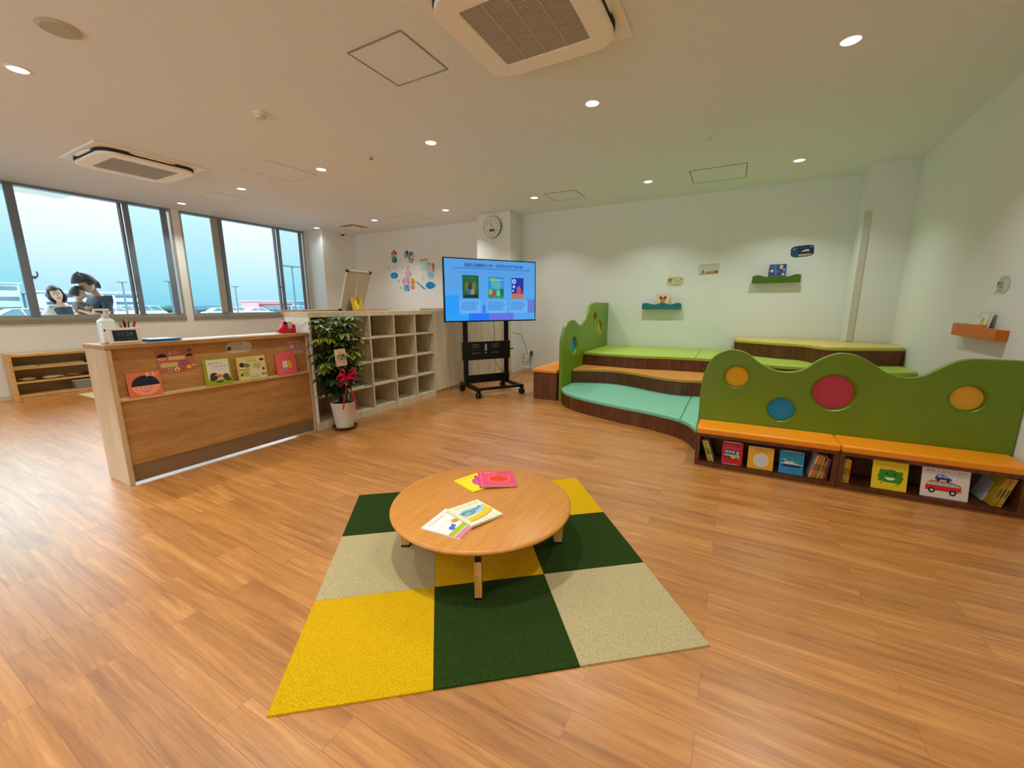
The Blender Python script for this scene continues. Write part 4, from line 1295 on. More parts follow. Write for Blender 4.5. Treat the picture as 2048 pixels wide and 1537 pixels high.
front('yellow display card with a hedgehog and small pictures on the counter ledge', 1.853, ZL, 0.245, 0.205, 0.002, (206, 176, 70),
      [('rect', 0.06, 0.04, 0.96, 0.96, (214, 204, 130)), ('rect', 0.5, 0.25, 0.86, 0.62, (216, 206, 176)), ('textw', 'だれかな', 0.52, 0.80, 0.10, 0.34, (70, 60, 40)), ('textw', 'あかいちゃん', 0.44, 0.905, 0.06, 0.36, (110, 90, 50)), ('ell', 0.18, 0.66, 0.09, 0.10, (64, 34, 30)), ('ell', 0.34, 0.62, 0.10, 0.09, (120, 124, 60)), ('ell', 0.86, 0.82, 0.08, 0.06, (60, 60, 40)), ('rect', 0.06, 0.44, 0.42, 0.48, (150, 140, 40)), ('ell', 0.12, 0.26, 0.04, 0.07, (90, 84, 40)), ('ell', 0.88, 0.42, 0.05, 0.06, (80, 70, 44)), ('ell', 0.84, 0.2, 0.06, 0.05, (140, 130, 60)), ('ell', 0.93, 0.2, 0.03, 0.04, (150, 90, 50)), ('rect', 0.4, 0.1, 0.7, 0.17, (160, 176, 170)), ('rect', 0.66, 0.44, 0.8, 0.5, (226, 170, 140))]
      + scribble(0.16, 0.2, 0.38, 0.4, 4, (170, 156, 96)) + scribble(0.52, 0.52, 0.84, 0.7, 4, (180, 170, 120)), lean=0.11, group='display cards on the counter').name = 'display_card'
sc8 = [(0.5 + 0.5 * (1 + 0.05 * math.cos(10 * a)) * (abs(math.cos(a)) ** 0.6) * (1 if math.cos(a) > 0 else -1) / 1.05, 0.5 + 0.5 * (1 + 0.05 * math.cos(10 * a)) * (abs(math.sin(a)) ** 0.6) * (1 if math.sin(a) > 0 else -1) / 1.05) for a in [2 * PI * k / 60 for k in range(60)]]
card('pinkish card of round faces titled in white letters above the face book on the counter', 1.325, 0.758, 0.242, 0.168, (176, 102, 78),
     [('text', 'まる!', 0.47, 0.82, 0.20, (226, 190, 170)), ('poly', ell(0.16, 0.66, 0.13, 0.16, 16, 0, 0, PI), (26, 20, 36)), ('poly', ell(0.16, 0.66, 0.13, 0.14, 16, 0, PI, 2 * PI), (222, 130, 104)), ('rect', 0.32, 0.52, 0.74, 0.68, (206, 176, 120)), ('poly', ell(0.87, 0.63, 0.09, 0.12, 16, 0, 0, PI), (20, 12, 24)), ('poly', ell(0.87, 0.63, 0.09, 0.10, 16, 0, PI, 2 * PI), (180, 110, 110)), ('ell', 0.88, 0.9, 0.06, 0.06, (44, 74, 74)), ('rect', 0.10, 0.22, 0.54, 0.42, (200, 176, 116)), ('ell', 0.70, 0.36, 0.16, 0.12, (156, 84, 100)),
      ('ell', 0.32, 0.10, 0.06, 0.085, (196, 170, 100)), ('ell', 0.32, 0.10, 0.035, 0.05, (130, 104, 60)), ('ell', 0.50, 0.10, 0.07, 0.09, (236, 206, 160)), ('ell', 0.50, 0.08, 0.03, 0.04, (96, 44, 20)), ('ell', 0.66, 0.12, 0.06, 0.085, (196, 70, 56)), ('ell', 0.82, 0.16, 0.07, 0.09, (232, 170, 60)), ('ell', 0.95, 0.22, 0.04, 0.05, (226, 170, 140))], group='display cards on the counter')
card('cloud-shaped grey white card with handwriting high on the counter front', 1.797, 0.851, 0.205, 0.100, (196, 186, 168),
     [('text', 'いろいろ', 0.42, 0.70, 0.22, (60, 56, 46)), ('ell', 0.13, 0.42, 0.09, 0.17, (30, 28, 24)), ('ell', 0.2, 0.42, 0.06, 0.1, (176, 120, 96)), ('textw', 'よんでみてね', 0.60, 0.52, 0.12, 0.5, (90, 84, 72)), ('textw', 'どんなむしかな', 0.58, 0.36, 0.10, 0.42, (110, 102, 90)), ('textw', 'みんなであそぼう', 0.64, 0.2, 0.10, 0.5, (110, 102, 90))], outline=sc8, group='display cards on the counter')
card('pale pink faded card at the top right of the counter front', 2.308, 0.790, 0.19, 0.130, (190, 130, 120),
     [('rect', 0.0, 0.30, 1.0, 1.0, (182, 118, 112)), ('rect', 0.05, 0.86, 0.8, 0.94, (206, 150, 140)), ('ell', 0.30, 0.56, 0.10, 0.13, (206, 176, 150)), ('rect', 0.54, 0.42, 0.98, 0.80, (196, 160, 124)), ('ell', 0.45, 0.14, 0.06, 0.10, (222, 186, 160)), ('ell', 0.62, 0.15, 0.06, 0.10, (214, 190, 140)), ('ell', 0.80, 0.16, 0.07, 0.11, (206, 176, 140)), ('ell', 0.2, 0.8, 0.06, 0.07, (206, 140, 140))] + scribble(0.57, 0.46, 0.95, 0.76, 4, (170, 120, 96)), group='display cards on the counter')

# ---------------------------------------------------------------- wall shelves and wall cards
def wall_shelf(name, label, M, w, h, d, col, prof, group='small wavy wall shelves'):
    """M: x along the shelf to the right, y up, z out of the wall"""
    m = vinyl('wall_shelf_paint_' + name, col, 0.5)
    t = thing('wall_shelf', label, 'shelf', M=M, group=group)
    outl = [(0, 0), (w, 0)] + [(x * w, y * h) for x, y in prof[::-1]]
    vs, fs = curve_mesh([outl], 0.018, 0.004)
    MB().add(vs, fs, m, Matrix.Translation((0, 0, d - 0.009))).build('front_board', t, smooth=40)
    MB().box(0.004, 0.0, 0.0005, w - 0.004, 0.015, d - 0.018, m).build('bottom_board', t)
    MB().box(0.004, 0.015, 0.0005, w - 0.004, h * 0.7, 0.012, m).build('back_board', t)
    for x in (0.004, w - 0.018):
        MB().box(x, 0.015, 0.012, x + 0.014, h * 0.7, d - 0.018, m).build('side_board', t)
    return t


wavy = smooth_path([(0, 0.86), (0.05, 0.98), (0.14, 1.0), (0.24, 0.84), (0.34, 0.78), (0.43, 0.90), (0.52, 0.98), (0.62, 0.92), (0.70, 0.78), (0.78, 0.80), (0.87, 0.98), (0.95, 1.0), (1, 0.88)], 4)
wall_shelf('teal', 'teal wavy wall shelf holding the bear book', frame((6.999, 1.352, 1.178), (0, -1, 0), (0, 0, 1)), 0.588, 0.098, 0.10, (10, 112, 116), wavy)
wall_shelf('green', 'dark green wavy wall shelf holding the blue star book', frame((6.999, -0.160, 1.548), (0, -1, 0), (0, 0, 1)), 0.575, 0.105, 0.10, (66, 104, 6), wavy)
ys_ = yr(4.35)
wall_shelf('orange', 'orange notched wall shelf on the right wall holding a white book', frame((4.690, yr(4.69) + 0.002, 0.992), (-1, -0.0312 * -1, 0), (0, 0, 1)), 0.70, 0.10, 0.068, (206, 108, 8),
           [(0, 0.96), (0.10, 1.0), (0.20, 0.93), (0.30, 1.0), (0.40, 0.95), (0.55, 1.0), (0.74, 1.0), (0.745, 0.80), (0.99, 0.78), (1, 0.7)])


def on_wall(label, y, z, w, h, t, cover, items, lean=0.12, x=6.93, group='picture books on the wall shelves'):
    up = Vector((math.sin(lean), 0, math.cos(lean)))
    M = frame((x, y, z), (0, -1, 0), up)
    return book(label, w, h, t, M, cover, items, group)


on_wall('pale pink book with a brown bear face on the teal wall shelf', 1.148, 1.195, 0.205, 0.222, 0.010, (232, 198, 166),
        [('rect', 0.93, 0.0, 0.97, 0.97, (244, 214, 180)), ('textw', 'くまさん くまさん', 0.48, 0.92, 0.06, 0.8, (170, 110, 90)), ('ell', 0.5, 0.60, 0.20, 0.20, (176, 118, 50)), ('ell', 0.33, 0.75, 0.09, 0.10, (70, 36, 16)), ('ell', 0.67, 0.75, 0.09, 0.10, (70, 36, 16)), ('ell', 0.5, 0.56, 0.09, 0.08, (214, 150, 90)), ('ell', 0.42, 0.66, 0.025, 0.03, (50, 24, 12)), ('ell', 0.58, 0.66, 0.025, 0.03, (50, 24, 12)), ('ell', 0.5, 0.59, 0.03, 0.025, (60, 30, 20)), ('ell', 0.5, 0.30, 0.22, 0.14, (150, 120, 70))], x=6.945)
on_wall('blue starry book with yellow spots on the green wall shelf', -0.358, 1.565, 0.20, 0.235, 0.010, (10, 70, 140),
        [('poly', [(0.25, 1), (0.36, 1), (0.46, 0.5), (0.36, 0.3)], (70, 120, 180)), ('ell', 0.16, 0.62, 0.10, 0.09, (214, 206, 130)), ('rect', 0.62, 0.72, 0.80, 0.95, (222, 200, 100)), ('ell', 0.13, 0.86, 0.07, 0.06, (110, 120, 190)), ('ell', 0.88, 0.66, 0.06, 0.08, (130, 170, 210)), ('ell', 0.48, 0.56, 0.10, 0.12, (96, 96, 176)), ('ell', 0.2, 0.3, 0.05, 0.06, (140, 180, 220)), ('ell', 0.83, 0.4, 0.09, 0.09, (190, 210, 140)), ('rect', 0.35, 0.82, 0.60, 0.92, (20, 120, 150)), ('ell', 0.6, 0.38, 0.16, 0.1, (30, 50, 150))], x=6.945)
# book and two picture strips standing in the orange shelf
up = Vector((0, -0.13, 1)).normalized()
book('white book with yellow green spot in the orange wall shelf', 0.20, 0.185, 0.020, frame((4.385, yr(4.3) + 0.042, 1.008), (-1, 0.0312, 0), up), (222, 222, 214),
     [('textw', 'あいうえお', 0.55, 0.90, 0.10, 0.66, (130, 136, 146)), ('ell', 0.66, 0.58, 0.14, 0.15, (190, 200, 90)), ('poly', [(0.14, 0.74), (0.5, 0.82), (0.2, 0.7)], (150, 160, 170)), ('ell', 0.5, 0.28, 0.1, 0.08, (70, 130, 80)), ('poly', [(0, 0), (0.26, 0), (0.2, 0.44), (0.04, 0.42)], (222, 112, 40))], 'books in the orange wall shelf')
book('blue covered book just left of the white book in the orange wall shelf', 0.10, 0.155, 0.008, frame((4.452, yr(4.4) + 0.030, 1.008), (-1, 0.0312, 0), up), (40, 140, 170), [('rect', 0.2, 0.2, 0.8, 0.5, (222, 120, 40))], 'books in the orange wall shelf')

bub = rrect(0, 0, 1, 1, 0.28, 6)
bub2 = ell(0.52, 0.52, 0.48, 0.48, 40)
bub2 = bub2[:23] + [(0.0, 0.0)] + bub2[25:]
XW = 6.9998
card('small cream speech bubble card on the back wall above the teal shelf', 0, 0, 0.245, 0.150, (206, 204, 160),
     [('textw', 'くまさん', 0.55, 0.86, 0.12, 0.6, (120, 120, 80)), ('ell', 0.2, 0.60, 0.12, 0.18, (170, 130, 80)), ('ell', 0.14, 0.74, 0.05, 0.07, (126, 66, 44)), ('ell', 0.29, 0.76, 0.05, 0.07, (90, 70, 30)), ('rect', 0.48, 0.44, 0.82, 0.7, (190, 190, 170)), ('textw', 'なにみてるの', 0.66, 0.32, 0.1, 0.5, (150, 130, 90)), ('rect', 0.3, 0.12, 0.8, 0.2, (150, 160, 120)), ('ell', 0.88, 0.7, 0.05, 0.07, (110, 110, 76))], outline=bub, M=frame((XW, 1.010, 1.530), (0, -1, 0), (0, 0, 1)), group='speech bubble cards on the walls')
card('white card with a row of tiny animals on the back wall, no shelf below it', 0, 0, 0.285, 0.160, (206, 208, 194),
     [('textw', 'どうぶつ', 0.28, 0.86, 0.14, 0.24, (120, 124, 110)), ('textw', 'どこどこ', 0.68, 0.88, 0.13, 0.44, (90, 116, 110)), ('rect', 0.08, 0.08, 0.94, 0.13, (120, 100, 70)), ('ell', 0.24, 0.26, 0.07, 0.16, (150, 140, 100)), ('ell', 0.24, 0.40, 0.05, 0.07, (120, 116, 100)), ('ell', 0.42, 0.2, 0.04, 0.1, (170, 110, 96)), ('ell', 0.52, 0.22, 0.05, 0.11, (160, 110, 80)), ('rect', 0.58, 0.12, 0.74, 0.32, (170, 150, 60)), ('ell', 0.80, 0.24, 0.05, 0.13, (170, 120, 50)), ('ell', 0.90, 0.24, 0.05, 0.13, (100, 80, 40))], M=frame((XW, 0.565, 1.690), (0, -1, 0.02), (0, 0, 1)), group='speech bubble cards on the walls')
card('dark blue rounded card with white cloud shapes on the back wall above the green shelf', 0, 0, 0.262, 0.150, (18, 52, 110),
     [('rect', 0.34, 0.34, 0.98, 0.94, (14, 34, 84)), ('poly', [(0.44, 0.44), (0.52, 0.54), (0.64, 0.64), (0.76, 0.62), (0.84, 0.46)], (196, 208, 200)), ('rect', 0.36, 0.26, 0.95, 0.4, (8, 24, 56)), ('poly', [(0.34, 0.08), (0.34, 0.24), (0.92, 0.24), (0.84, 0.08)], (190, 186, 166)), ('textw', 'ほしのよる', 0.62, 0.80, 0.14, 0.46, (110, 130, 190)), ('ell', 0.14, 0.72, 0.05, 0.07, (170, 176, 190)), ('ell', 0.24, 0.78, 0.03, 0.05, (150, 170, 200)), ('ell', 0.9, 0.8, 0.05, 0.07, (90, 160, 160)), ('ell', 0.18, 0.36, 0.14, 0.26, (20, 76, 130))], outline=bub, M=frame((XW, -0.594, 1.880), (0, -1, 0.06), (0, 0, 1)), group='speech bubble cards on the walls')
card('round white speech bubble card with red heading on the right wall', 0, 0, 0.185, 0.130, (190, 204, 198),
     [('textw', 'えほん', 0.38, 0.82, 0.13, 0.28, (190, 70, 90)), ('textw', 'よもう', 0.72, 0.84, 0.12, 0.26, (90, 104, 100)), ('rect', 0.22, 0.30, 0.66, 0.72, (214, 206, 170)), ('ell', 0.16, 0.60, 0.06, 0.09, (60, 50, 50)), ('ell', 0.14, 0.42, 0.05, 0.08, (196, 160, 150)), ('rect', 0.24, 0.16, 0.64, 0.30, (206, 190, 130))] + scribble(0.26, 0.34, 0.62, 0.70, 4, (110, 110, 96)) + scribble(0.27, 0.17, 0.6, 0.22, 1, (150, 150, 130)), outline=bub2, M=frame((4.305, yr(4.3) + 0.002, 1.305), (-1, 0.0312, 0), (0, 0, 1)), group='speech bubble cards on the walls')

# ---------------------------------------------------------------- stickers on the back wall beyond the cupboards
def sticker(label, y, z, w, h, items, base=None, group='wall stickers above the low cupboards', outline=None, rot=0.0):
    M = frame((XW + 0.0005, y, z), (0, -math.cos(rot), math.sin(rot)), (0, math.sin(rot), math.cos(rot)))
    mb = MB()
    if base:
        mb.prism([(px * w, py * h) for px, py in (outline or ell(0.5, 0.5, 0.5, 0.5, 24))], 0, 0.0006, P(base))
    art(mb, items, w, h, 0.0007 if base else 0.0002)
    return tag(mb.build('wall_sticker', M=M), label, 'sticker', group)


PALE_E = (206, 214, 208)


def at_wall(px, py):     # sticker sheet coordinates: fractions of the sheet, left-right and top-bottom
    return 7.21 - px * 1.70, 2.62 - py * 1.07


def blob(label, fx, fy, fw, fh, items, base=PALE_E, outline=None, rot=0.0):
    y, z = at_wall(fx, fy)
    return sticker(label, y, z - fh * 1.07, fw * 1.70, fh * 1.07, items, base, outline=outline, rot=rot)


blob('red, green and blue child-on-balloon sticker at the top left of the wall stickers', 0.20, 0.15, 0.11, 0.27, [('poly', ell(0.5, 0.66, 0.46, 0.32, 16, 0, 0, PI), (196, 72, 90)), ('ell', 0.45, 0.80, 0.16, 0.10, (232, 120, 140)), ('ell', 0.5, 0.58, 0.30, 0.08, (222, 196, 180)), ('poly', [(0.0, 0.46), (0.5, 0.60), (0.8, 0.52), (0.7, 0.38), (0.2, 0.40)], (120, 170, 60)), ('ell', 0.62, 0.50, 0.18, 0.10, (150, 170, 40)), ('ell', 0.52, 0.24, 0.42, 0.20, (10, 104, 176)), ('ell', 0.40, 0.26, 0.16, 0.08, (90, 180, 220))])
blob('slanting dark blue fish-like sticker at the top of the wall stickers', 0.41, 0.13, 0.07, 0.17, [('ell', 0.5, 0.5, 0.42, 0.46, (16, 96, 150)), ('ell', 0.46, 0.34, 0.26, 0.28, (130, 190, 214)), ('ell', 0.62, 0.74, 0.2, 0.18, (10, 60, 110))], rot=-0.5)
blob('violet grey and white fairy sticker right of the dark blue one', 0.49, 0.20, 0.11, 0.24, [('poly', [(0.1, 0.4), (0.2, 0.85), (0.5, 1.0), (0.85, 0.8), (0.7, 0.66), (0.35, 0.6), (0.25, 0.3)], (104, 104, 160)), ('ell', 0.6, 0.5, 0.22, 0.18, (176, 214, 222)), ('ell', 0.6, 0.30, 0.2, 0.10, (140, 150, 130)), ('ell', 0.25, 0.16, 0.1, 0.08, (120, 130, 150)), ('ell', 0.55, 0.06, 0.1, 0.05, (110, 120, 110))], base=(196, 200, 206))
blob('pale blue winged horse sticker, upper right of the wall stickers', 0.68, 0.36, 0.16, 0.24, [('ell', 0.45, 0.5, 0.36, 0.36, (190, 236, 236)), ('ell', 0.25, 0.86, 0.16, 0.10, (206, 150, 110)), ('ell', 0.6, 0.92, 0.16, 0.08, (190, 150, 130)), ('ell', 0.12, 0.35, 0.08, 0.26, (230, 236, 240)), ('ell', 0.82, 0.36, 0.14, 0.3, (206, 190, 220))])
blob('pink and sky blue dress sticker with brown hair, right of the winged horse', 0.79, 0.45, 0.13, 0.33, [('ell', 0.35, 0.66, 0.26, 0.2, (214, 190, 224)), ('ell', 0.8, 0.74, 0.16, 0.26, (170, 126, 110)), ('ell', 0.55, 0.66, 0.18, 0.14, (232, 196, 190)), ('ell', 0.45, 0.26, 0.36, 0.22, (130, 206, 250)), ('ell', 0.4, 0.08, 0.2, 0.07, (236, 216, 230))])
blob('bright blue oval cushion sticker at the left of the wall stickers', 0.17, 0.72 - 0.13, 0.14, 0.14, [('ell', 0.5, 0.5, 0.44, 0.42, (0, 122, 200)), ('ell', 0.46, 0.5, 0.26, 0.28, (20, 160, 250))], base=(150, 220, 246))
blob('bright blue oval sticker at the lower right of the wall stickers', 0.76, 0.81, 0.15, 0.15, [('ell', 0.5, 0.5, 0.46, 0.44, (0, 116, 206)), ('ell', 0.5, 0.5, 0.3, 0.28, (10, 150, 250)), ('ell', 0.4, 0.5, 0.07, 0.2, (0, 110, 214))], base=(150, 220, 246))
blob('pink rabbit sticker in the middle of the wall stickers', 0.43, 0.47, 0.12, 0.25, [('ell', 0.46, 0.30, 0.40, 0.28, (236, 176, 206)), ('ell', 0.36, 0.76, 0.1, 0.24, (226, 176, 200)), ('ell', 0.54, 0.76, 0.1, 0.24, (240, 190, 214)), ('ell', 0.75, 0.3, 0.14, 0.16, (240, 150, 176))], base=(216, 206, 208), outline=[(0.2, 0.0), (0.8, 0.0), (1.0, 0.3), (0.72, 0.6), (0.66, 1.0), (0.26, 1.0), (0.24, 0.6), (0.0, 0.3)])
blob('red and white striped dress sticker below the pink rabbit', 0.37, 0.70, 0.16, 0.19, [('poly', [(0.0, 0.6), (0.3, 0.95), (0.5, 0.5), (0.2, 0.1)], (222, 110, 150)), ('line', [(0.1, 0.6), (0.35, 0.2)], 0.06, (244, 240, 244)), ('line', [(0.22, 0.8), (0.45, 0.35)], 0.06, (244, 240, 244)), ('poly', [(0.5, 0.95), (0.75, 1.0), (0.85, 0.3), (0.6, 0.1)], (190, 150, 176)), ('poly', [(0.74, 1.0), (0.98, 0.98), (0.94, 0.3), (0.82, 0.2)], (206, 224, 240))], base=(214, 206, 212))
blob('light blue train sticker at the bottom of the wall stickers', 0.38, 0.87, 0.13, 0.12, [('ell', 0.42, 0.5, 0.36, 0.36, (120, 176, 214)), ('poly', [(0.5, 0.4), (1.0, 0.9), (1.0, 1.0), (0.6, 0.7)], (96, 110, 176))], base=(176, 206, 226))
blob('small orange bee sticker in the lower middle of the wall stickers', 0.51, 0.73, 0.09, 0.16, [('ell', 0.5, 0.5, 0.42, 0.46, (226, 160, 50)), ('ell', 0.5, 0.5, 0.12, 0.12, (150, 90, 20)), ('ell', 0.12, 0.95, 0.14, 0.12, (96, 40, 60))], base=(236, 214, 176))
blob('small pink heart-like sticker under the orange bee', 0.51, 0.87, 0.08, 0.09, [('ell', 0.5, 0.5, 0.45, 0.45, (206, 140, 146))], base=(226, 206, 206))
y, z = at_wall(0.60, 0.83)
sticker('long teal streamer sticker slanting down right of the orange bee', y, z, 0.29, 0.07, [('rect', 0.04, 0.3, 0.96, 0.75, (30, 140, 170)), ('rect', 0.1, 0.55, 0.7, 0.75, (120, 196, 206)), ('rect', 0.74, 0.3, 0.9, 0.6, (10, 96, 140))], (196, 224, 226), outline=[(0, 0.3), (1, 0), (1, 0.8), (0, 1)], rot=-0.62)
DOTS = [(0.39, 0.38, (236, 248, 246), 'white dot sticker under the slanting dark blue sticker'), (0.13, 0.49, (150, 226, 226), 'aqua dot sticker at the left edge of the wall stickers'),
        (0.25, 0.48, (244, 190, 170), 'peach dot sticker below the child-on-balloon sticker'), (0.37, 0.48, (160, 226, 216), 'mint dot sticker left of the rabbit sticker ears'),
        (0.21, 0.54, (240, 250, 250), 'white dot sticker just above the left blue oval sticker'), (0.55, 0.52, (206, 232, 220), 'pale green dot sticker right of the rabbit sticker ears'),
        (0.67, 0.62, (240, 250, 250), 'white dot sticker below the winged horse sticker'), (0.30, 0.75, (150, 190, 240), 'light blue dot sticker right of the left blue oval sticker'),
        (0.70, 0.72, (236, 170, 226), 'pink dot sticker above the right blue oval sticker'), (0.21, 0.83, (236, 248, 244), 'white dot sticker, left one of the pair below the left blue oval'),
        (0.25, 0.84, (226, 246, 236), 'white dot sticker, right one of the pair below the left blue oval'), (0.32, 0.89, (140, 222, 200), 'green dot sticker left of the train sticker'),
        (0.45, 0.93, (206, 236, 214), 'pale green dot sticker lowest of all, below the train sticker'), (0.61, 0.88, (246, 226, 150), 'yellow dot sticker under the streamer sticker'),
        (0.90, 0.87, (140, 226, 226), 'aqua dot sticker right of the right blue oval sticker')]
for fx, fy, col, nm in DOTS:
    y, z = at_wall(fx, fy)
    sticker(nm, y, z - 0.06, 0.055, 0.065, [], col, 'pastel dot stickers')
# ---------------------------------------------------------------- potted umbrella plant
PX, PY = 2.725, 3.445
POTW = mat('pot_white', (214, 206, 192), 0.5)
t = thing('potted_umbrella_plant', 'variegated umbrella plant in a white pot beside the reception counter', 'plant', (PX, PY, 0.0))
MB().lathe([(0.10, 0.0), (0.125, 0.03), (0.118, 0.032), (0.10, 0.008)], mat('saucer_terracotta', (96, 40, 22), 0.5), 36).build('saucer', t, smooth=40)
MB().lathe([(0.084, 0.012), (0.118, 0.245), (0.126, 0.262), (0.124, 0.285), (0.114, 0.285), (0.108, 0.25)], POTW, 40, close=False).lathe([(0.0, 0.012), (0.084, 0.012)], POTW, 40, close=False).build('pot', t, smooth=50)
MB().lathe([(0.0, 0.255), (0.10, 0.262), (0.110, 0.25)], mat('soil', (40, 28, 18), 0.9), 30, close=False).build('soil', t)
BARK = mat('plant_stem', (70, 62, 34), 0.7)
st = MB()
rnd = random.Random(11)
tips = []
stems = []
for k in range(7):
    a = 2 * PI * k / 7 + 0.4
    lean = rnd.uniform(0.06, 0.15)
    hgt = (1.10, 0.98, 1.06, 0.86, 1.02, 0.92, 1.12)[k]
    p0 = Vector((0.035 * math.cos(a), 0.035 * math.sin(a), 0.25))
    p1 = Vector((lean * math.cos(a), 0.6 * lean * math.sin(a) - 0.02, hgt))
    pm = (p0 + p1) / 2 + Vector((0.02 * math.cos(a + 1), 0.02 * math.sin(a + 1), 0))
    pts = smooth_path([p0, pm, p1], 8)
    st.tube(pts, [0.009 - 0.005 * i / (len(pts) - 1) for i in range(len(pts))], BARK, 7)
    stems.append(pts)
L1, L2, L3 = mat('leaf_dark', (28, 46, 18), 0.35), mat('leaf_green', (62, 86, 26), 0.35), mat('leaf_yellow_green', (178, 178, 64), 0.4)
leaf = MB()


def leaflet(o, d, up, L, w, m1, m2):
    """one drooping leaflet: green middle with a paler rim on one side"""
    d = d.normalized()
    side = d.cross(up).normalized()
    n = side.cross(d)
    rows = []
    for i in range(6):
        s = i / 5
        c = o + d * (L * s) - n * (-0.02 * L * math.sin(s * PI)) - Vector((0, 0, 0.42 * L * s * s))
        ww = w * (0.22 + 0.78 * math.sin(min(1, s * 1.12) * PI * 0.62 + 0.25)) * (1 if s < 0.8 else (1 - s) / 0.2 * 0.8 + 0.15)
        rows.append((c - side * ww, c - side * ww * 0.45 - n * 0.002, c + side * ww * 0.55 - n * 0.002, c + side * ww))
    for r0, r1 in zip(rows[:-1], rows[1:]):
        leaf.add([r0[0], r0[1], r1[1], r1[0]], [(0, 1, 2, 3)], m2)
        leaf.add([r0[1], r0[2], r1[2], r1[1]], [(0, 1, 2, 3)], m1)
        leaf.add([r0[2], r0[3], r1[3], r1[2]], [(0, 1, 2, 3)], m2)


stalk = MB()
nw = 0
for pts in stems:
    n = len(pts)
    for j in range(3, n):
        for rep in range(2 if j > 5 else 1):
            base = Vector(pts[j])
            f = (base.z - 0.3) / 0.8
            a = rnd.uniform(0, 2 * PI)
            r = rnd.uniform(0.07, 0.17) * (1 - 0.25 * max(0, f - 0.7))
            hub = base + Vector((r * math.cos(a), r * math.sin(a) * 0.75, rnd.uniform(0.01, 0.09)))
            if hub.y > 0.10:
                hub.y = 0.10
            hub.z = min(hub.z, 1.13)
            if abs(hub.x) > 0.24:
                hub.x = 0.24 * (1 if hub.x > 0 else -1)
            out_ = (hub - base)
            stalk.tube([base, (base + hub) / 2 + Vector((0, 0, 0.012)), hub], 0.0022, L2, 5)
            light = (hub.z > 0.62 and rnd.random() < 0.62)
            N = rnd.choice((7, 8, 8, 9))
            tilt = Vector((out_.x, out_.y, 0)) * 1.5
            up_ = (Vector((0, 0, 1)) + tilt).normalized()
            e1 = up_.orthogonal().normalized()
            e2 = up_.cross(e1)
            for q in range(N):
                b = 2 * PI * q / N + rnd.uniform(-0.15, 0.15)
                d = e1 * math.cos(b) + e2 * math.sin(b)
                if hub.y + d.y * 0.1 > 0.145:
                    continue
                yl = light and rnd.random() < 0.75
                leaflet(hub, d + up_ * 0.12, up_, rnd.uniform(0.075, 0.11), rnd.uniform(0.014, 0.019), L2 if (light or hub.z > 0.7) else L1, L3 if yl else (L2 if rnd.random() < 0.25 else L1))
st.build('stems', t, smooth=60)
stalk.build('leaf_stalks', t)
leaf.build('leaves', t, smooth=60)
# gift card and ribbon tied to the plant
Mcard = frame((PX - 0.155, PY - 0.185, 0.655), (0.93, -0.30, 0.0), (0.0, 0.0, 1))
Mcard = frame((PX - 0.175, PY - 0.165, 0.672), (0.90, -0.32, 0.06), (-0.05, 0.03, 1))
c_ = MB()
cw, ch = 0.105, 0.165
c_.box(0, 0, 0, cw, ch, 0.002, P((196, 172, 130)))
art(c_, [('rect', 0.07, 0.05, 0.93, 0.95, (226, 196, 176)), ('text', '祝', 0.5, 0.78, 0.16, (70, 50, 60)), ('text', '開', 0.58, 0.58, 0.15, (60, 54, 80)), ('text', '館', 0.5, 0.38, 0.15, (90, 60, 60)), ('line', [(0.22, 0.12), (0.3, 0.3), (0.26, 0.5)], 0.02, (170, 110, 96)), ('line', [(0.7, 0.1), (0.78, 0.26)], 0.02, (150, 90, 80))], cw, ch, 0.002)
tag(c_.build('gift_card', M=Mcard), 'cream and pink gift card tucked in front of the potted plant', 'card')
RIB = mat('ribbon_crimson', (206, 10, 66), 0.35)
rb = MB()
cx, cy, cz = PX - 0.06, PY - 0.155, 0.545


def strip(pts, w0, w1):
    pts = [Vector(p) for p in pts]
    vs, fs = [], []
    n = len(pts)
    for i, p in enumerate(pts):
        w_ = w0 + (w1 - w0) * i / (n - 1)
        d = (pts[min(i + 1, n - 1)] - pts[max(i - 1, 0)]).normalized()
        s_ = d.cross(Vector((0.5, -0.86, 0))).normalized() * w_
        vs += [p - s_, p + s_]
    fs = [(2 * i, 2 * i + 1, 2 * i + 3, 2 * i + 2) for i in range(n - 1)]
    rb.add(vs, fs, RIB)


for s in (-1, 1):
    for dz, ln in ((0.02, 0.115), (0.06, 0.085), (-0.03, 0.10)):
        strip(smooth_path([(cx, cy, cz), (cx + s * ln * 0.6, cy - 0.03, cz + dz + 0.025), (cx + s * ln, cy - 0.01, cz + dz), (cx + s * ln * 0.55, cy + 0.012, cz + dz - 0.03), (cx, cy + 0.004, cz - 0.004)], 5), 0.018, 0.026)
rb.ball((cx, cy - 0.012, cz), (0.018, 0.014, 0.018), RIB, 12, 8)
strip(smooth_path([(cx - 0.005, cy - 0.004, cz), (cx - 0.035, cy - 0.02, cz - 0.12), (cx - 0.06, cy - 0.012, cz - 0.22), (cx - 0.068, cy - 0.0, cz - 0.30)], 5), 0.013, 0.021)
strip(smooth_path([(cx + 0.005, cy - 0.004, cz), (cx + 0.03, cy - 0.02, cz - 0.12), (cx + 0.062, cy - 0.022, cz - 0.24), (cx + 0.075, cy - 0.012, cz - 0.325)], 5), 0.013, 0.023)
so = rb.build('ribbon_bow', smooth=60)
md = so.modifiers.new('thick', 'SOLIDIFY')
md.thickness = 0.0012
tag(so, 'crimson ribbon bow with long tails tied around the potted plant', 'ribbon')

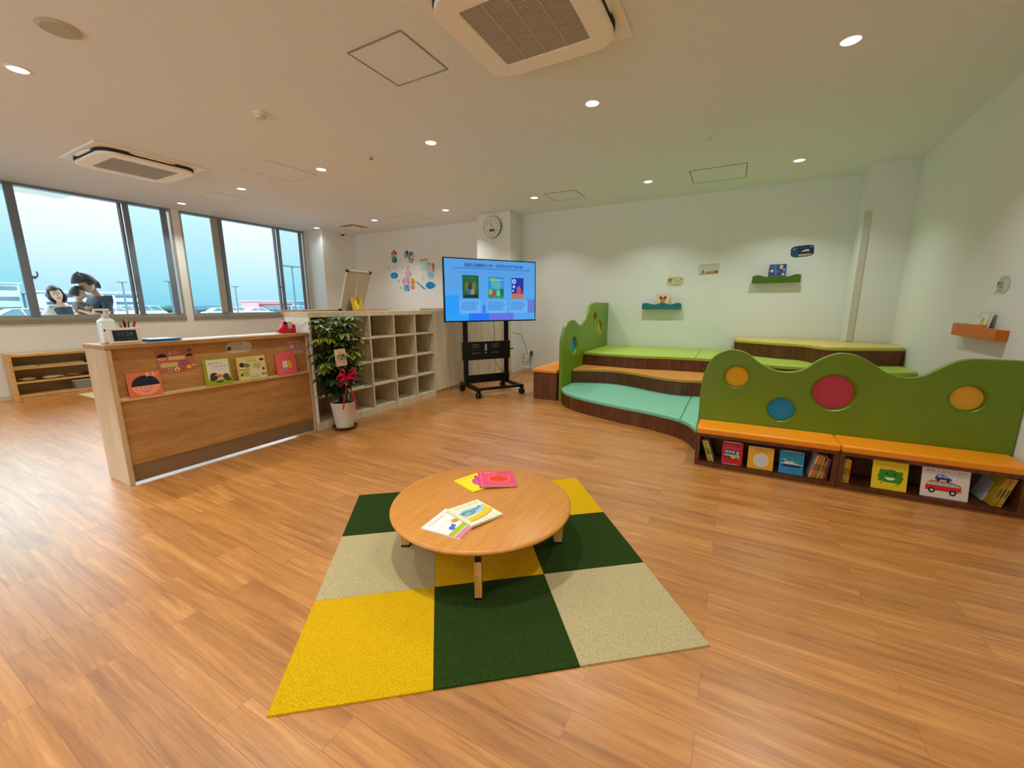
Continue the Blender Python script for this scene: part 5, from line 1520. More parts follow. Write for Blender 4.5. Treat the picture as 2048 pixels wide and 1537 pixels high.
# ---------------------------------------------------------------- things on the counter
ZK = 0.9855
t = thing('sanitizer_bottle', 'white pump bottle at the left end of the counter', 'bottle', (1.150, 3.81, ZK), 0.1)
vs, fs = curve_mesh([rrect(-0.045, -0.03, 0.045, 0.03, 0.02)], 0.15, 0.006)
BOT = mat('bottle_white', (226, 236, 232), 0.3)
bt = MB().add(vs, fs, BOT, Matrix.Translation((0, 0, 0.0752)))
for k in range(4):
    z0_, z1_ = 0.149 + k * 0.007, 0.149 + (k + 1) * 0.007
    a0_, a1_ = 1 - (k / 4) ** 1.6 * 0.66, 1 - ((k + 1) / 4) ** 1.6 * 0.66
    q0, q1 = rrect(-0.045 * a0_, -0.03 * a0_, 0.045 * a0_, 0.03 * a0_, 0.018 * a0_), rrect(-0.045 * a1_, -0.03 * a1_, 0.045 * a1_, 0.03 * a1_, 0.018 * a1_)
    n = len(q0)
    bt.add([(p[0], p[1], z0_) for p in q0] + [(p[0], p[1], z1_) for p in q1], [(i, (i + 1) % n, n + (i + 1) % n, n + i) for i in range(n)], BOT)
bt.build('bottle_body', t, smooth=50)
lb = MB().poly([(-0.036, 0.012), (0.036, 0.012), (0.036, 0.105), (-0.036, 0.105)], P((236, 240, 232)), frame((0, -0.0305, 0), (1, 0, 0), (0, 0, 1)))
art(lb, [('ell', 0.12, 0.85, 0.09, 0.09, (50, 96, 130)), ('rect', 0.0, 0.2, 0.2, 0.22, (150, 170, 150))], 0.072, 0.093, 0.0002, M=frame((-0.036, -0.0306, 0.012), (1, 0, 0), (0, 0, 1)))
lb.build('bottle_label', t)
MB().lathe([(0.020, 0.174), (0.020, 0.194), (0.012, 0.197)], mat('pump_collar', (206, 200, 176), 0.4), 20).cyl((0, 0, 0.195), (0, 0, 0.225), 0.006, WHITE).build('pump_collar', t, smooth=40)
MB().box(-0.058, -0.009, 0.222, 0.026, 0.009, 0.236, WHITE).box(-0.060, -0.006, 0.204, -0.048, 0.006, 0.224, WHITE).build('pump_head', t, bevel=0.003)

t = thing('digital_clock', 'white framed digital clock with dark display on the counter', 'clock', (1.203, 3.705, ZK), 0.05)
Mc = frame((-0.087, -0.012, 0.0), (1, 0, 0), (0, 0.16, 1))
MB().box(0, 0, -0.022, 0.174, 0.108, 0.0, mat('clock_white', (220, 206, 192), 0.4), Mc).build('case', t, bevel=0.004)
sc_ = MB().poly([(0.022, 0.018), (0.152, 0.018), (0.152, 0.092), (0.022, 0.092)], mat('lcd_dark', (26, 44, 54), 0.25), Mc, 0.0004)
art(sc_, [('text', '11:24', 0.50, 0.62, 0.55, (84, 104, 112)), ('textw', '25.4', 0.7, 0.2, 0.22, 0.3, (70, 90, 98))], 0.13, 0.074, 0.0006, M=Mc @ Matrix.Translation((0.022, 0.018, 0)))
sc_.build('display', t)
MB().box(-0.06, 0.02, 0.0, 0.06, 0.045, 0.012, WHITE).build('foot', t)

t = thing('pen_cup', 'pale pen cup behind the digital clock on the counter', 'cup', (1.262, 3.83, ZK))
MB().lathe([(0.034, 0), (0.037, 0.095), (0.034, 0.095), (0.031, 0.006)], mat('cup_beige', (206, 194, 170), 0.5), 24, close=False).lathe([(0.0, 0.001), (0.034, 0.001)], mat('cup_beige', (206, 194, 170), 0.5), 24, close=False).build('cup_wall', t, smooth=50)
for lb_, dx, dy, col, tip, top_ in (('thin brown pencil leaning left in the pen cup', -0.035, 0.0, (110, 92, 50), (170, 140, 90), 0.138), ('black capped marker in the pen cup', -0.015, -0.01, (16, 18, 30), (30, 30, 50), 0.150),
                                    ('white pen with pink cap in the pen cup', 0.004, 0.006, (226, 196, 190), (206, 150, 150), 0.158), ('dark green pen at the back of the pen cup', 0.016, 0.014, (90, 96, 84), (70, 80, 66), 0.142), ('red capped marker leaning right in the pen cup', 0.045, -0.006, (236, 226, 222), (186, 24, 50), 0.145)):
    m_ = MB().cyl((dx * 0.3, dy * 0.3, 0.004), (dx * 0.82, dy, top_ * 0.72), 0.0058, P(col), n=12).cyl((dx * 0.82, dy, top_ * 0.72), (dx * 1.05, dy * 1.1, top_), 0.0075, P(tip), n=12)
    tag(m_.build('pen', loc=(1.262, 3.83, ZK + 0.003), smooth=40), lb_, 'pen', 'pens in the pen cup')
t = thing('clipboard', 'blue folder with a dark edge lying on the counter beside the digital clock', 'folder', (1.405, 3.745, ZK), 0.04)
MB().box(-0.10, -0.08, 0, 0.10, 0.14, 0.008, P((10, 100, 190))).build('blue_folder', t, bevel=0.002)
MB().box(-0.05, -0.075, 0.0085, 0.115, 0.13, 0.016, P((40, 74, 96))).build('dark_folder', t, bevel=0.002)
MB().box(-0.08, -0.06, 0.0165, 0.10, 0.13, 0.018, P((206, 226, 232))).build('paper_sheet', t)
for k, (x, y, rz, lb_) in enumerate(((1.66, 3.76, 0.03, 'white sheet of paper on the counter right of the blue folder'), (1.92, 3.77, -0.04, 'white sheet of paper in the middle of the counter top'), (2.19, 3.76, 0.02, 'white sheet of paper left of the red tape dispenser'))):
    tag(MB().box(-0.125, -0.085, 0, 0.125, 0.085, 0.002 + k * 0.0006, P((232, 240, 240))).build('paper_sheet', loc=(x, y, ZK), rotz=rz), lb_, 'paper', 'papers on the counter')
t = thing('tape_dispenser', 'red tape dispenser at the right end of the counter', 'tape dispenser', (2.405, 3.76, ZK), -0.12)
REDP = mat('dispenser_red', (206, 26, 60), 0.35)
prof = [(-0.085, 0.0), (0.075, 0.0), (0.075, 0.075), (0.062, 0.082), (0.045, 0.075), (0.045, 0.04), (0.008, 0.04), (0.0, 0.09), (-0.02, 0.115), (-0.035, 0.112), (-0.045, 0.06), (-0.085, 0.028)]
vs, fs = curve_mesh([prof], 0.062, 0.004)
MB().add(vs, fs, REDP, Matrix(((1, 0, 0, 0), (0, 0, -1, 0), (0, 1, 0, 0), (0, 0, 0, 1)))).build('body', t, smooth=40)
MB().cyl((0.026, -0.02, 0.075), (0.026, 0.02, 0.075), 0.034, mat('tape_roll', (196, 200, 186), 0.25), n=28).build('tape_roll', t, smooth=40)
MB().cyl((-0.018, -0.036, 0.094), (-0.018, 0.036, 0.094), 0.014, BLACK, n=20).build('cutter_wheel', t, smooth=40)
MB().box(-0.10, -0.03, 0.0, -0.0855, 0.03, 0.012, mat('dispenser_clear', (226, 206, 214), 0.2)).build('cutter_lip', t)

# ---------------------------------------------------------------- low toy shelf under the window
PINE = wood('pine_shelf', (196, 150, 84), (216, 174, 110), (226, 190, 130), (0.4, 3, 3), 5.0, 0.5)
GX0, GX1, GY0, GY1, GH = 1.475, 2.46, 8.235, 8.53, 0.635
t = thing('low_toy_shelf', 'low three-tier pine shelf with toys under the left window', 'shelf', (GX0, GY0, 0))
W_, D_ = GX1 - GX0, GY1 - GY0
for x in (0, W_ - 0.028):
    MB().box(x, 0, 0, x + 0.028, D_, GH, PINE).build('side_panel', t, bevel=0.004)
for nm, z, h_ in (('bottom_board', 0.05, 0.03), ('shelf_board', 0.235, 0.024), ('shelf_board', 0.42, 0.024), ('top_board', 0.59, 0.028)):
    MB().box(0.0285, 0.004, z, W_ - 0.0285, D_ - 0.012, z + h_, PINE).build(nm, t)
MB().box(0.0285, 0.012, 0.0, W_ - 0.0285, 0.026, 0.049, PINE).build('plinth', t)
MB().box(0.0285, D_ - 0.011, 0.05, W_ - 0.0285, D_ - 0.001, 0.618, mat('shelf_back', (176, 164, 140), 0.7)).build('back_panel', t)


def lumpy(name, label, cat, x, y, z, sx, sy, sz, col, seed, group=None):
    r = random.Random(seed)
    m = MB()
    n, k = 14, 7
    m.ball((0, 0, sz / 2), (sx / 2, sy / 2, sz / 2), P(col), n, k)
    m.v = [(a * (1 + r.uniform(-0.18, 0.18)), b * (1 + r.uniform(-0.18, 0.18)), max(0.0, min(sz, c * (1 + r.uniform(-0.12, 0.12))))) for a, b, c in m.v]
    return tag(m.build(name, loc=(x, y, z), smooth=70), label, cat, group)


for k, (x, sx, h_) in enumerate(((1.62, 0.22, 0.02), (1.86, 0.24, 0.016), (2.08, 0.20, 0.02))):
    tag(MB().box(-sx / 2, -0.09, 0, sx / 2, 0.09, h_, P((206, 190, 150))).build('wooden_puzzle', loc=(x, 8.36, 0.4445), rotz=0.04 * (k - 1), bevel=0.004),
        'flat wooden puzzle board, %s on the upper tier of the low toy shelf' % ('leftmost', 'middle one', 'rightmost')[k], 'toy', 'toys on the low shelf')
lumpy('toy_animal', 'dark toy on the upper tier of the low shelf near the counter', 'toy', 2.22, 8.36, 0.4445, 0.09, 0.08, 0.075, (62, 50, 40), 3, 'toys on the low shelf')
lumpy('toy_animal', 'tan toy beside the dark one on the upper tier of the low shelf', 'toy', 2.31, 8.36, 0.4445, 0.08, 0.08, 0.065, (196, 164, 104), 5, 'toys on the low shelf')
for lb_, x, sx, h_, col in (('pale folded cloth at the left of the middle tier of the low shelf', 1.62, 0.15, 0.045, (206, 196, 140)), ('pale open book lying on the middle tier of the low shelf', 1.86, 0.22, 0.04, (216, 206, 160)), ('brown wooden toy on the middle tier of the low shelf', 2.06, 0.13, 0.05, (150, 112, 64))):
    lumpy('folded_cloth' if 'cloth' in lb_ else ('open_book' if 'book' in lb_ else 'toy_block'), lb_, 'cloth' if 'cloth' in lb_ else ('book' if 'book' in lb_ else 'toy'), x, 8.35, 0.2595, sx, 0.15, h_, col, int(x * 100), 'toys on the low shelf')
lumpy('toy_block', 'black small toy on the middle tier of the low shelf', 'toy', 1.735, 8.34, 0.2595, 0.05, 0.06, 0.055, (40, 36, 34), 9, 'toys on the low shelf')
lumpy('toy_block', 'dark round toy at the right of the middle tier of the low shelf', 'toy', 2.19, 8.34, 0.2595, 0.06, 0.06, 0.05, (44, 34, 30), 12, 'toys on the low shelf')
t = thing('storage_bin', 'clear grey plastic bin with pale rim on the bottom tier of the low shelf', 'bin', (2.19, 8.355, 0.0805))
BINM = mat('bin_plastic', (132, 132, 140), 0.35)
MB().add([(-0.14, -0.09, 0), (0.14, -0.09, 0), (0.14, 0.09, 0), (-0.14, 0.09, 0), (-0.165, -0.105, 0.115), (0.165, -0.105, 0.115), (0.165, 0.105, 0.115), (-0.165, 0.105, 0.115)],
         [(3, 2, 1, 0), (0, 1, 5, 4), (1, 2, 6, 5), (2, 3, 7, 6), (3, 0, 4, 7)], BINM).build('bin_body', t)
MB().box(-0.175, -0.112, 0.1155, 0.175, 0.112, 0.128, mat('bin_lid', (186, 190, 180), 0.35)).build('bin_lid', t, bevel=0.004)
tag(MB().box(0, 0, 0.0002, 0.9, 0.52, 0.012, P((222, 206, 160))).build('floor_mat', loc=(2.03, 7.66, 0), bevel=0.003), 'pale yellow floor mat in front of the low toy shelf', 'mat')
# ---------------------------------------------------------------- outside the windows
GZ = -0.30
ASPH = mat('car_park_asphalt', (92, 96, 98), 0.9)
structure(MB().box(-90, 12.0, GZ - 0.1, 160, 190, GZ, ASPH).build('ground'))
structure(MB().box(-20, YW + 0.2, -0.13, 60, 12.0, -0.03, mat('pavement_concrete', (196, 196, 190), 0.9)).build('pavement'))
structure(MB().box(-4, YW + 0.2, 2.99, 2.75, 9.97, 3.12, mat('eave_soffit', (206, 216, 214), 0.7)).build('eave'))

structure(MB().box(-90, -40, -0.16, X0 - 0.2, 12.0, -0.06, mat('pavement_concrete', (196, 196, 190), 0.9)).build('pavement'))

# ---- people
SKIN = mat('skin', (222, 184, 160), 0.55)


def skinned(verts, edges, radii, m, root=0, levels=2):
    me = bpy.data.meshes.new('figure')
    me.from_pydata(verts, edges, [])
    o = bpy.data.objects.new('figure', me)
    C.objects.link(o)
    o.modifiers.new('skin', 'SKIN')
    for i, r in enumerate(radii):
        rr = r if isinstance(r, tuple) else (r, r)
        me.skin_vertices[0].data[i].radius = rr
        me.skin_vertices[0].data[i].use_root = (i == root)
    s = o.modifiers.new('sub', 'SUBSURF')
    s.levels = s.render_levels = levels
    dg = bpy.context.evaluated_depsgraph_get()
    ev = o.evaluated_get(dg)
    res = bpy.data.meshes.new_from_object(ev)
    bpy.data.objects.remove(o)
    out = ([tuple(v.co) for v in res.vertices], [tuple(p.vertices) for p in res.polygons])
    bpy.data.meshes.remove(res)
    return out


class Sk:
    def __init__(s):
        s.v, s.e, s.r = [], [], []

    def j(s, p, r, parent=None):
        s.v.append(tuple(p))
        s.r.append(r)
        if parent is not None:
            s.e.append((parent, len(s.v) - 1))
        return len(s.v) - 1

    def chain(s, parent, pts):
        for p, r in pts:
            parent = s.j(p, r, parent)
        return parent

    def hand(s, wrist, w, d, palm_n, side=1):
        """palm and five curled fingers: d = direction of the hand, palm_n = towards the palm"""
        w, d, n = Vector(w), Vector(d).normalized(), Vector(palm_n).normalized()
        x = d.cross(n).normalized() * side
        pm = s.j(w + d * 0.045, (0.034, 0.018), wrist)
        for k, (off, L) in enumerate(((-0.026, 0.062), (-0.009, 0.072), (0.009, 0.068), (0.026, 0.054))):
            b = w + d * 0.085 + x * off
            s.chain(pm, [(b, 0.009), (b + d * L * 0.45 + n * 0.010, 0.0085), (b + d * L * 0.75 + n * 0.032, 0.007)])
        b = w + d * 0.035 - x * 0.034 + n * 0.008
        s.chain(pm, [(b, 0.010), (b + d * 0.03 - x * 0.012 + n * 0.012, 0.009), (b + d * 0.055 - x * 0.006 + n * 0.022, 0.008)])


def head_mesh(mb, c, R, sc=1.0, smile=False, skin=SKIN):
    """face and skull; looks along local -y of R"""
    M = Matrix.Translation(c) @ R.to_4x4() @ Matrix.Scale(sc, 4)
    n, k = 24, 18
    vs = []
    for j in range(k + 1):
        ph = -PI / 2 + PI * j / k
        for i in range(n):
            t = 2 * PI * i / n
            x, y, z = 0.074 * math.cos(ph) * math.cos(t), 0.096 * math.cos(ph) * math.sin(t), 0.118 * math.sin(ph)
            if z < 0:                      # jaw narrows to the chin, back of the skull tucks in
                x *= 1 - 0.30 * (-z / 0.118) ** 1.5
                if y > 0:
                    y *= 1 - 0.55 * (-z / 0.118)
                else:
                    y = y * (1 - 0.05 * (-z / 0.118)) - 0.014 * (-z / 0.118)
            if y < 0:
                gx = math.exp(-(x / 0.013) ** 2)
                y -= 0.022 * gx * math.exp(-((z + 0.018) / 0.018) ** 2) + 0.008 * gx * math.exp(-((z - 0.005) / 0.03) ** 2)    # nose
                y += 0.010 * math.exp(-((abs(x) - 0.030) / 0.014) ** 2) * math.exp(-((z - 0.008) / 0.012) ** 2)     # eye sockets
                y -= 0.005 * math.exp(-(x / 0.022) ** 2) * math.exp(-((z + 0.054) / 0.012) ** 2)     # lips
            vs.append((x, y, z))
    fs = [(j * n + i, j * n + (i + 1) % n, (j + 1) * n + (i + 1) % n, (j + 1) * n + i) for j in range(k) for i in range(n)]
    mb.add(vs, fs, skin, M)
    EYE, LIP = mat('eye_dark', (34, 26, 24), 0.3), mat('lips', (186, 104, 100), 0.5)
    for s in (-1, 1):
        mb.ball((s * 0.030, -0.078, 0.008), (0.0125, 0.006, 0.0055), EYE, 12, 6, M)
        mb.box(s * 0.030 - 0.014, -0.088, 0.024, s * 0.030 + 0.014, -0.080, 0.028, EYE, M)
        mb.ball((s * 0.075, 0.008, -0.002), (0.010, 0.018, 0.028), skin, 10, 8, M)
    if smile:
        mb.tube([(M @ Vector(p)) for p in smooth_path([(-0.028, -0.084, -0.044), (-0.014, -0.094, -0.054), (0, -0.097, -0.057), (0.014, -0.094, -0.054), (0.028, -0.084, -0.044)], 4)], 0.0052, LIP, 6)
    else:
        mb.tube([(M @ Vector(p)) for p in [(-0.02, -0.090, -0.055), (0, -0.098, -0.054), (0.02, -0.090, -0.055)]], 0.005, LIP, 6)
    return M


def hair_mesh(M, m, prof, n=28, k=16, seed=1):
    """hair shell round the skull: prof(theta, phi) -> thickness or None; theta 0 = right, -pi/2 = front"""
    r = random.Random(seed)
    vs, idx, fs = [], {}, []
    for j in range(k + 1):
        ph = -PI / 2 + PI * j / k
        for i in range(n):
            t = 2 * PI * i / n
            th = prof(t, ph)
            if th is None:
                continue
            q = 1 + th / 0.09 + r.uniform(-0.02, 0.02)
            idx[(j, i)] = len(vs)
            z = 0.118 * math.sin(ph) * q
            vs.append((0.076 * math.cos(ph) * math.cos(t) * q, (0.098 * math.cos(ph) * math.sin(t)) * q, z))
    for j in range(k):
        for i in range(n):
            q = [(j, i), (j, (i + 1) % n), (j + 1, (i + 1) % n), (j + 1, i)]
            if all(a in idx for a in q):
                fs.append(tuple(idx[a] for a in q))
    mb = MB().add(vs, fs, m, M)
    return mb


def solid(o, th=0.012):
    md = o.modifiers.new('thick', 'SOLIDIFY')
    md.thickness = th
    md.offset = -1
    return o


HAIRM = mat('hair_black', (38, 40, 52), 0.5)
Zr = lambda a: Matrix.Rotation(a, 3, 'Z')


def man():
    px, py = 2.735, 9.16
    fa = math.radians(190)                   # facing along -X, turned a little to the glass
    f = Vector((math.cos(fa), math.sin(fa), 0))
    lft = Vector((-f.y, f.x, 0))             # his left-hand side
    base = Vector((px, py, -0.03))

    def p(fw, sd, z):
        return base + f * fw + lft * sd + Vector((0, 0, z))
    t = thing('person', 'person with thick dark hair in a dark teal tee holding a child outside the window', 'person', (px, py, -0.03))
    s = Sk()
    hip = s.j(p(0, 0, 0.94) - base, (0.155, 0.115))
    wst = s.j(p(0.0, 0, 1.12) - base, (0.145, 0.105), hip)
    chs = s.j(p(-0.01, 0, 1.30) - base, (0.165, 0.115), wst)
    nk0 = s.j(p(0.0, 0, 1.43) - base, (0.085, 0.075), chs)
    s.chain(nk0, [(p(0.04, 0, 1.50) - base, 0.054), (p(0.075, 0, 1.56) - base, 0.05)])
    wr = []
    for sd in (-1, 1):
        sh = s.j(p(0.0, sd * 0.17, 1.385) - base, 0.062, chs)
        el_ = s.chain(sh, [(p(0.03, sd * 0.235, 1.24) - base, 0.05), (p(0.08, sd * 0.235, 1.12) - base, 0.043)])
        w_ = s.chain(el_, [(p(0.19, sd * 0.16, 1.165) - base, 0.036), (p(0.285, sd * 0.06, 1.215 if sd > 0 else 1.15) - base, 0.027)])
        s.hand(w_, p(0.285, sd * 0.06, 1.215 if sd > 0 else 1.15) - base, (f * 0.45 - lft * sd * 0.9), -f, sd)
        k_ = s.chain(hip, [(p(0, sd * 0.10, 0.88) - base, 0.092), (p(0.015, sd * 0.105, 0.50) - base, 0.062), (p(-0.01, sd * 0.11, 0.28) - base, 0.055), (p(-0.02, sd * 0.11, 0.09) - base, 0.042)])
        s.chain(k_, [(p(0.07, sd * 0.12, 0.045) - base, 0.042), (p(0.17, sd * 0.125, 0.035) - base, 0.034)])
    vs, fs = skinned(s.v, s.e, s.r, SKIN)
    mb = MB().add(vs, fs, SKIN)
    R = Zr(fa + PI / 2) @ Matrix.Rotation(math.radians(24), 3, 'X')     # head bowed to the child
    HM = head_mesh(mb, p(0.115, 0, 1.615) - base, R, 1.06)
    mb.build('body', t, smooth=80)

    def pr_(th, ph):
        front = math.sin(th) < -0.35
        if ph < -0.65 or (front and ph < 0.30) or (abs(math.cos(th)) > 0.75 and ph < -0.05):
            return None
        return 0.042 + (0.018 if front else 0.0) + 0.008 * math.sin(3 * th)
    solid(hair_mesh(HM, HAIRM, pr_, seed=4).build('hair', t, smooth=80), 0.03)
    # clothes: looser skins over torso and upper arms, and over the legs
    TEE, TRO = mat('tee_dark_teal', (40, 66, 84), 0.8), mat('trousers_dark', (44, 46, 56), 0.8)
    c = Sk()
    h_ = c.j(p(0, 0, 0.90) - base, (0.170, 0.132))
    w2 = c.j(p(0, 0, 1.12) - base, (0.162, 0.125), h_)
    c2 = c.j(p(-0.01, 0, 1.30) - base, (0.180, 0.132), w2)
    c.j(p(0.0, 0, 1.425) - base, (0.10, 0.088), c2)
    for sd in (-1, 1):
        c.chain(c2, [(p(0.0, sd * 0.175, 1.385) - base, 0.076), (p(0.03, sd * 0.238, 1.235) - base, 0.068), (p(0.045, sd * 0.240, 1.19) - base, 0.064)])
    vs, fs = skinned(c.v, c.e, c.r, TEE)
    MB().add(vs, fs, TEE).build('tee_shirt', t, smooth=80)
    c = Sk()
    h_ = c.j(p(0, 0, 0.95) - base, (0.165, 0.125))
    for sd in (-1, 1):
        c.chain(h_, [(p(0, sd * 0.10, 0.86) - base, 0.108), (p(0.015, sd * 0.105, 0.50) - base, 0.08), (p(-0.015, sd * 0.11, 0.10) - base, 0.066)])
    vs, fs = skinned(c.v, c.e, c.r, TRO)
    MB().add(vs, fs, TRO).build('trousers', t, smooth=80)
    # the child on his arms
    cb = p(0.255, 0.0, 1.17)
    t2 = thing('child', 'small child with dark hair held on the arms of the person in the teal tee', 'person', cb)
    s = Sk()
    b0 = s.j((0, 0, 0.0), (0.082, 0.075))
    b1 = s.j((0.0, 0, 0.12), (0.08, 0.07), b0)
    b2 = s.j((0.0, 0, 0.19), (0.045, 0.045), b1)
    s.chain(b2, [(Vector((0, 0, 0.235)), 0.038)])
    for sd in (-1, 1):
        e_ = s.chain(b1, [(lft * sd * 0.085 + Vector((0, 0, 0.15)), 0.036), (lft * sd * 0.11 - f * 0.03 + Vector((0, 0, 0.07)), 0.03), (lft * sd * 0.06 - f * 0.10 + Vector((0, 0, 0.09)), 0.022)])
        s.chain(b0, [(lft * sd * 0.06 - f * 0.02 + Vector((0, 0, -0.05)), 0.055), (lft * sd * 0.12 - f * 0.05 + Vector((0, 0, -0.15)), 0.042), (lft * sd * 0.12 - f * 0.02 + Vector((0, 0, -0.25)), 0.03)])
        w_ = Vector(s.v[e_])
        for q in range(5):
            s.j(w_ - f * (0.035 if q else 0.015) + lft * ((q - 2) * 0.009) + Vector((0, 0, 0.008 * (q == 0))), 0.006, e_)
    vs, fs = skinned(s.v, s.e, s.r, SKIN)
    mb = MB().add(vs, fs, SKIN)
    R = Zr(fa - PI / 2 - 0.5) @ Matrix.Rotation(math.radians(8), 3, 'X')
    HM = head_mesh(mb, (0, 0, 0.305), R, 0.86)
    mb.build('body', t2, smooth=80)
    solid(hair_mesh(HM, mat('hair_brown', (50, 48, 52), 0.5), lambda th, ph: None if (ph < -0.5 or (math.sin(th) < -0.3 and ph < 0.42)) else 0.014, seed=9).build('hair', t2, smooth=80), 0.02)
    c = Sk()
    q0 = c.j((0, 0, -0.02), (0.092, 0.086))
    q1 = c.j((0, 0, 0.12), (0.09, 0.08), q0)
    c.j((0, 0, 0.18), (0.055, 0.055), q1)
    for sd in (-1, 1):
        c.chain(q1, [(lft * sd * 0.088 + Vector((0, 0, 0.15)), 0.045), (lft * sd * 0.11 - f * 0.03 + Vector((0, 0, 0.08)), 0.04)])
        c.chain(q0, [(lft * sd * 0.06 - f * 0.02 + Vector((0, 0, -0.05)), 0.064), (lft * sd * 0.12 - f * 0.05 + Vector((0, 0, -0.14)), 0.052)])
    vs, fs = skinned(c.v, c.e, c.r, SKIN)
    MB().add(vs, fs, mat('child_romper', (104, 100, 92), 0.85)).build('romper', t2, smooth=80)


def woman():
    px, py = 2.415, 9.62
    fa = math.atan2(-py, -px) + 0.12          # faces the camera
    f = Vector((math.cos(fa), math.sin(fa), 0))
    lft = Vector((-f.y, f.x, 0))
    base = Vector((px, py, -0.03))

    def p(fw, sd, z):
        return f * fw + lft * sd + Vector((0, 0, z))
    t = thing('person', 'smiling person with bobbed dark hair and pale cardigan leaning in outside the left window', 'person', base)
    s = Sk()
    hip = s.j(p(-0.10, 0.05, 0.84), (0.145, 0.11))
    wst = s.j(p(-0.06, 0.03, 1.0), (0.12, 0.09), hip)
    chs = s.j(p(0.0, 0.0, 1.17), (0.135, 0.098), wst)
    nk0 = s.j(p(0.03, -0.012, 1.285), (0.07, 0.06), chs)
    s.chain(nk0, [(p(0.045, -0.03, 1.335), 0.046), (p(0.06, -0.04, 1.38), 0.043)])
    for sd in (-1, 1):
        e_ = s.chain(chs, [(p(0.0, sd * 0.145, 1.235), 0.05), (p(-0.02, sd * 0.21, 1.06), 0.04), (p(0.03, sd * 0.215, 0.93), 0.035)])
        w_ = s.chain(e_, [(p(0.11, sd * 0.17, 0.86), 0.029), (p(0.18, sd * 0.13, 0.80), 0.022)])
        s.hand(w_, p(0.18, sd * 0.13, 0.80), f * 0.7 - Vector((0, 0, 0.6)), -lft * sd, sd)
        k_ = s.chain(hip, [(p(-0.09, 0.05 + sd * 0.09, 0.78), 0.085), (p(0.03, 0.04 + sd * 0.10, 0.46), 0.058), (p(-0.04, 0.04 + sd * 0.10, 0.25), 0.048), (p(-0.06, 0.04 + sd * 0.10, 0.08), 0.036)])
        s.chain(k_, [(p(0.02, 0.04 + sd * 0.105, 0.04), 0.036), (p(0.10, 0.04 + sd * 0.11, 0.03), 0.03)])
    vs, fs = skinned(s.v, s.e, s.r, SKIN)
    mb = MB().add(vs, fs, SKIN)
    R = Zr(fa + PI / 2) @ Matrix.Rotation(math.radians(-14), 3, 'Y') @ Matrix.Rotation(math.radians(6), 3, 'X')
    HM = head_mesh(mb, p(0.085, -0.055, 1.465), R, 1.03, smile=True)
    mb.build('body', t, smooth=80)

    def pr_(th, ph):
        fr = math.sin(th)
        if ph < -1.15:
            return None
        if fr < -0.45 and ph < 0.52:
            return None
        if fr < -0.1 and ph < -0.9:
            return None
        return 0.020 + (0.022 if ph < -0.1 else 0.0)
    solid(hair_mesh(HM, HAIRM, pr_, seed=6).build('hair', t, smooth=80), 0.022)
    TOP, CAR, SKI = mat('top_dark_teal', (44, 72, 84), 0.85), mat('cardigan_pale', (206, 206, 198), 0.9), mat('skirt_grey', (196, 196, 190), 0.9)
    c = Sk()
    h_ = c.j(p(-0.09, 0.045, 0.90), (0.150, 0.115))
    w2 = c.j(p(-0.06, 0.03, 1.0), (0.132, 0.10), h_)
    c2 = c.j(p(0.0, 0, 1.17), (0.145, 0.108), w2)
    c.j(p(0.03, -0.012, 1.285), (0.10, 0.085), c2)
    for sd in (-1, 1):
        c.chain(c2, [(p(0.0, sd * 0.13, 1.235), 0.062), (p(-0.01, sd * 0.165, 1.19), 0.058)])
    vs, fs = skinned(c.v, c.e, c.r, TOP)
    MB().add(vs, fs, TOP).build('top', t, smooth=80)
    for sd in (-1, 1):       # the two open sides of the cardigan with their sleeves
        c = Sk()
        h_ = c.j(p(-0.085, 0.045 + sd * 0.105, 0.80), (0.075, 0.135))
        w2 = c.j(p(-0.06, 0.03 + sd * 0.095, 1.0), (0.068, 0.122), h_)
        c2 = c.j(p(-0.005, sd * 0.10, 1.17), (0.068, 0.125), w2)
        sh = c.j(p(0.0, sd * 0.115, 1.265), (0.072, 0.080), c2)
        c.chain(c2, [(p(0.0, sd * 0.155, 1.23), 0.074), (p(-0.01, sd * 0.19, 1.14), 0.064), (p(-0.02, sd * 0.22, 1.05), 0.056), (p(0.03, sd * 0.22, 0.925), 0.05), (p(0.13, sd * 0.165, 0.845), 0.043)])
        vs, fs = skinned(c.v, c.e, c.r, CAR)
        MB().add(vs, fs, CAR).build('cardigan_side', t, smooth=80)
    c = Sk()
    q0 = c.j(p(-0.10, 0.05, 0.88), (0.155, 0.12))
    c.chain(q0, [(p(-0.07, 0.05, 0.6), (0.19, 0.16)), (p(-0.03, 0.045, 0.34), (0.22, 0.19))])
    vs, fs = skinned(c.v, c.e, c.r, SKI)
    MB().add(vs, fs, SKI).build('skirt', t, smooth=80)


man()
woman()

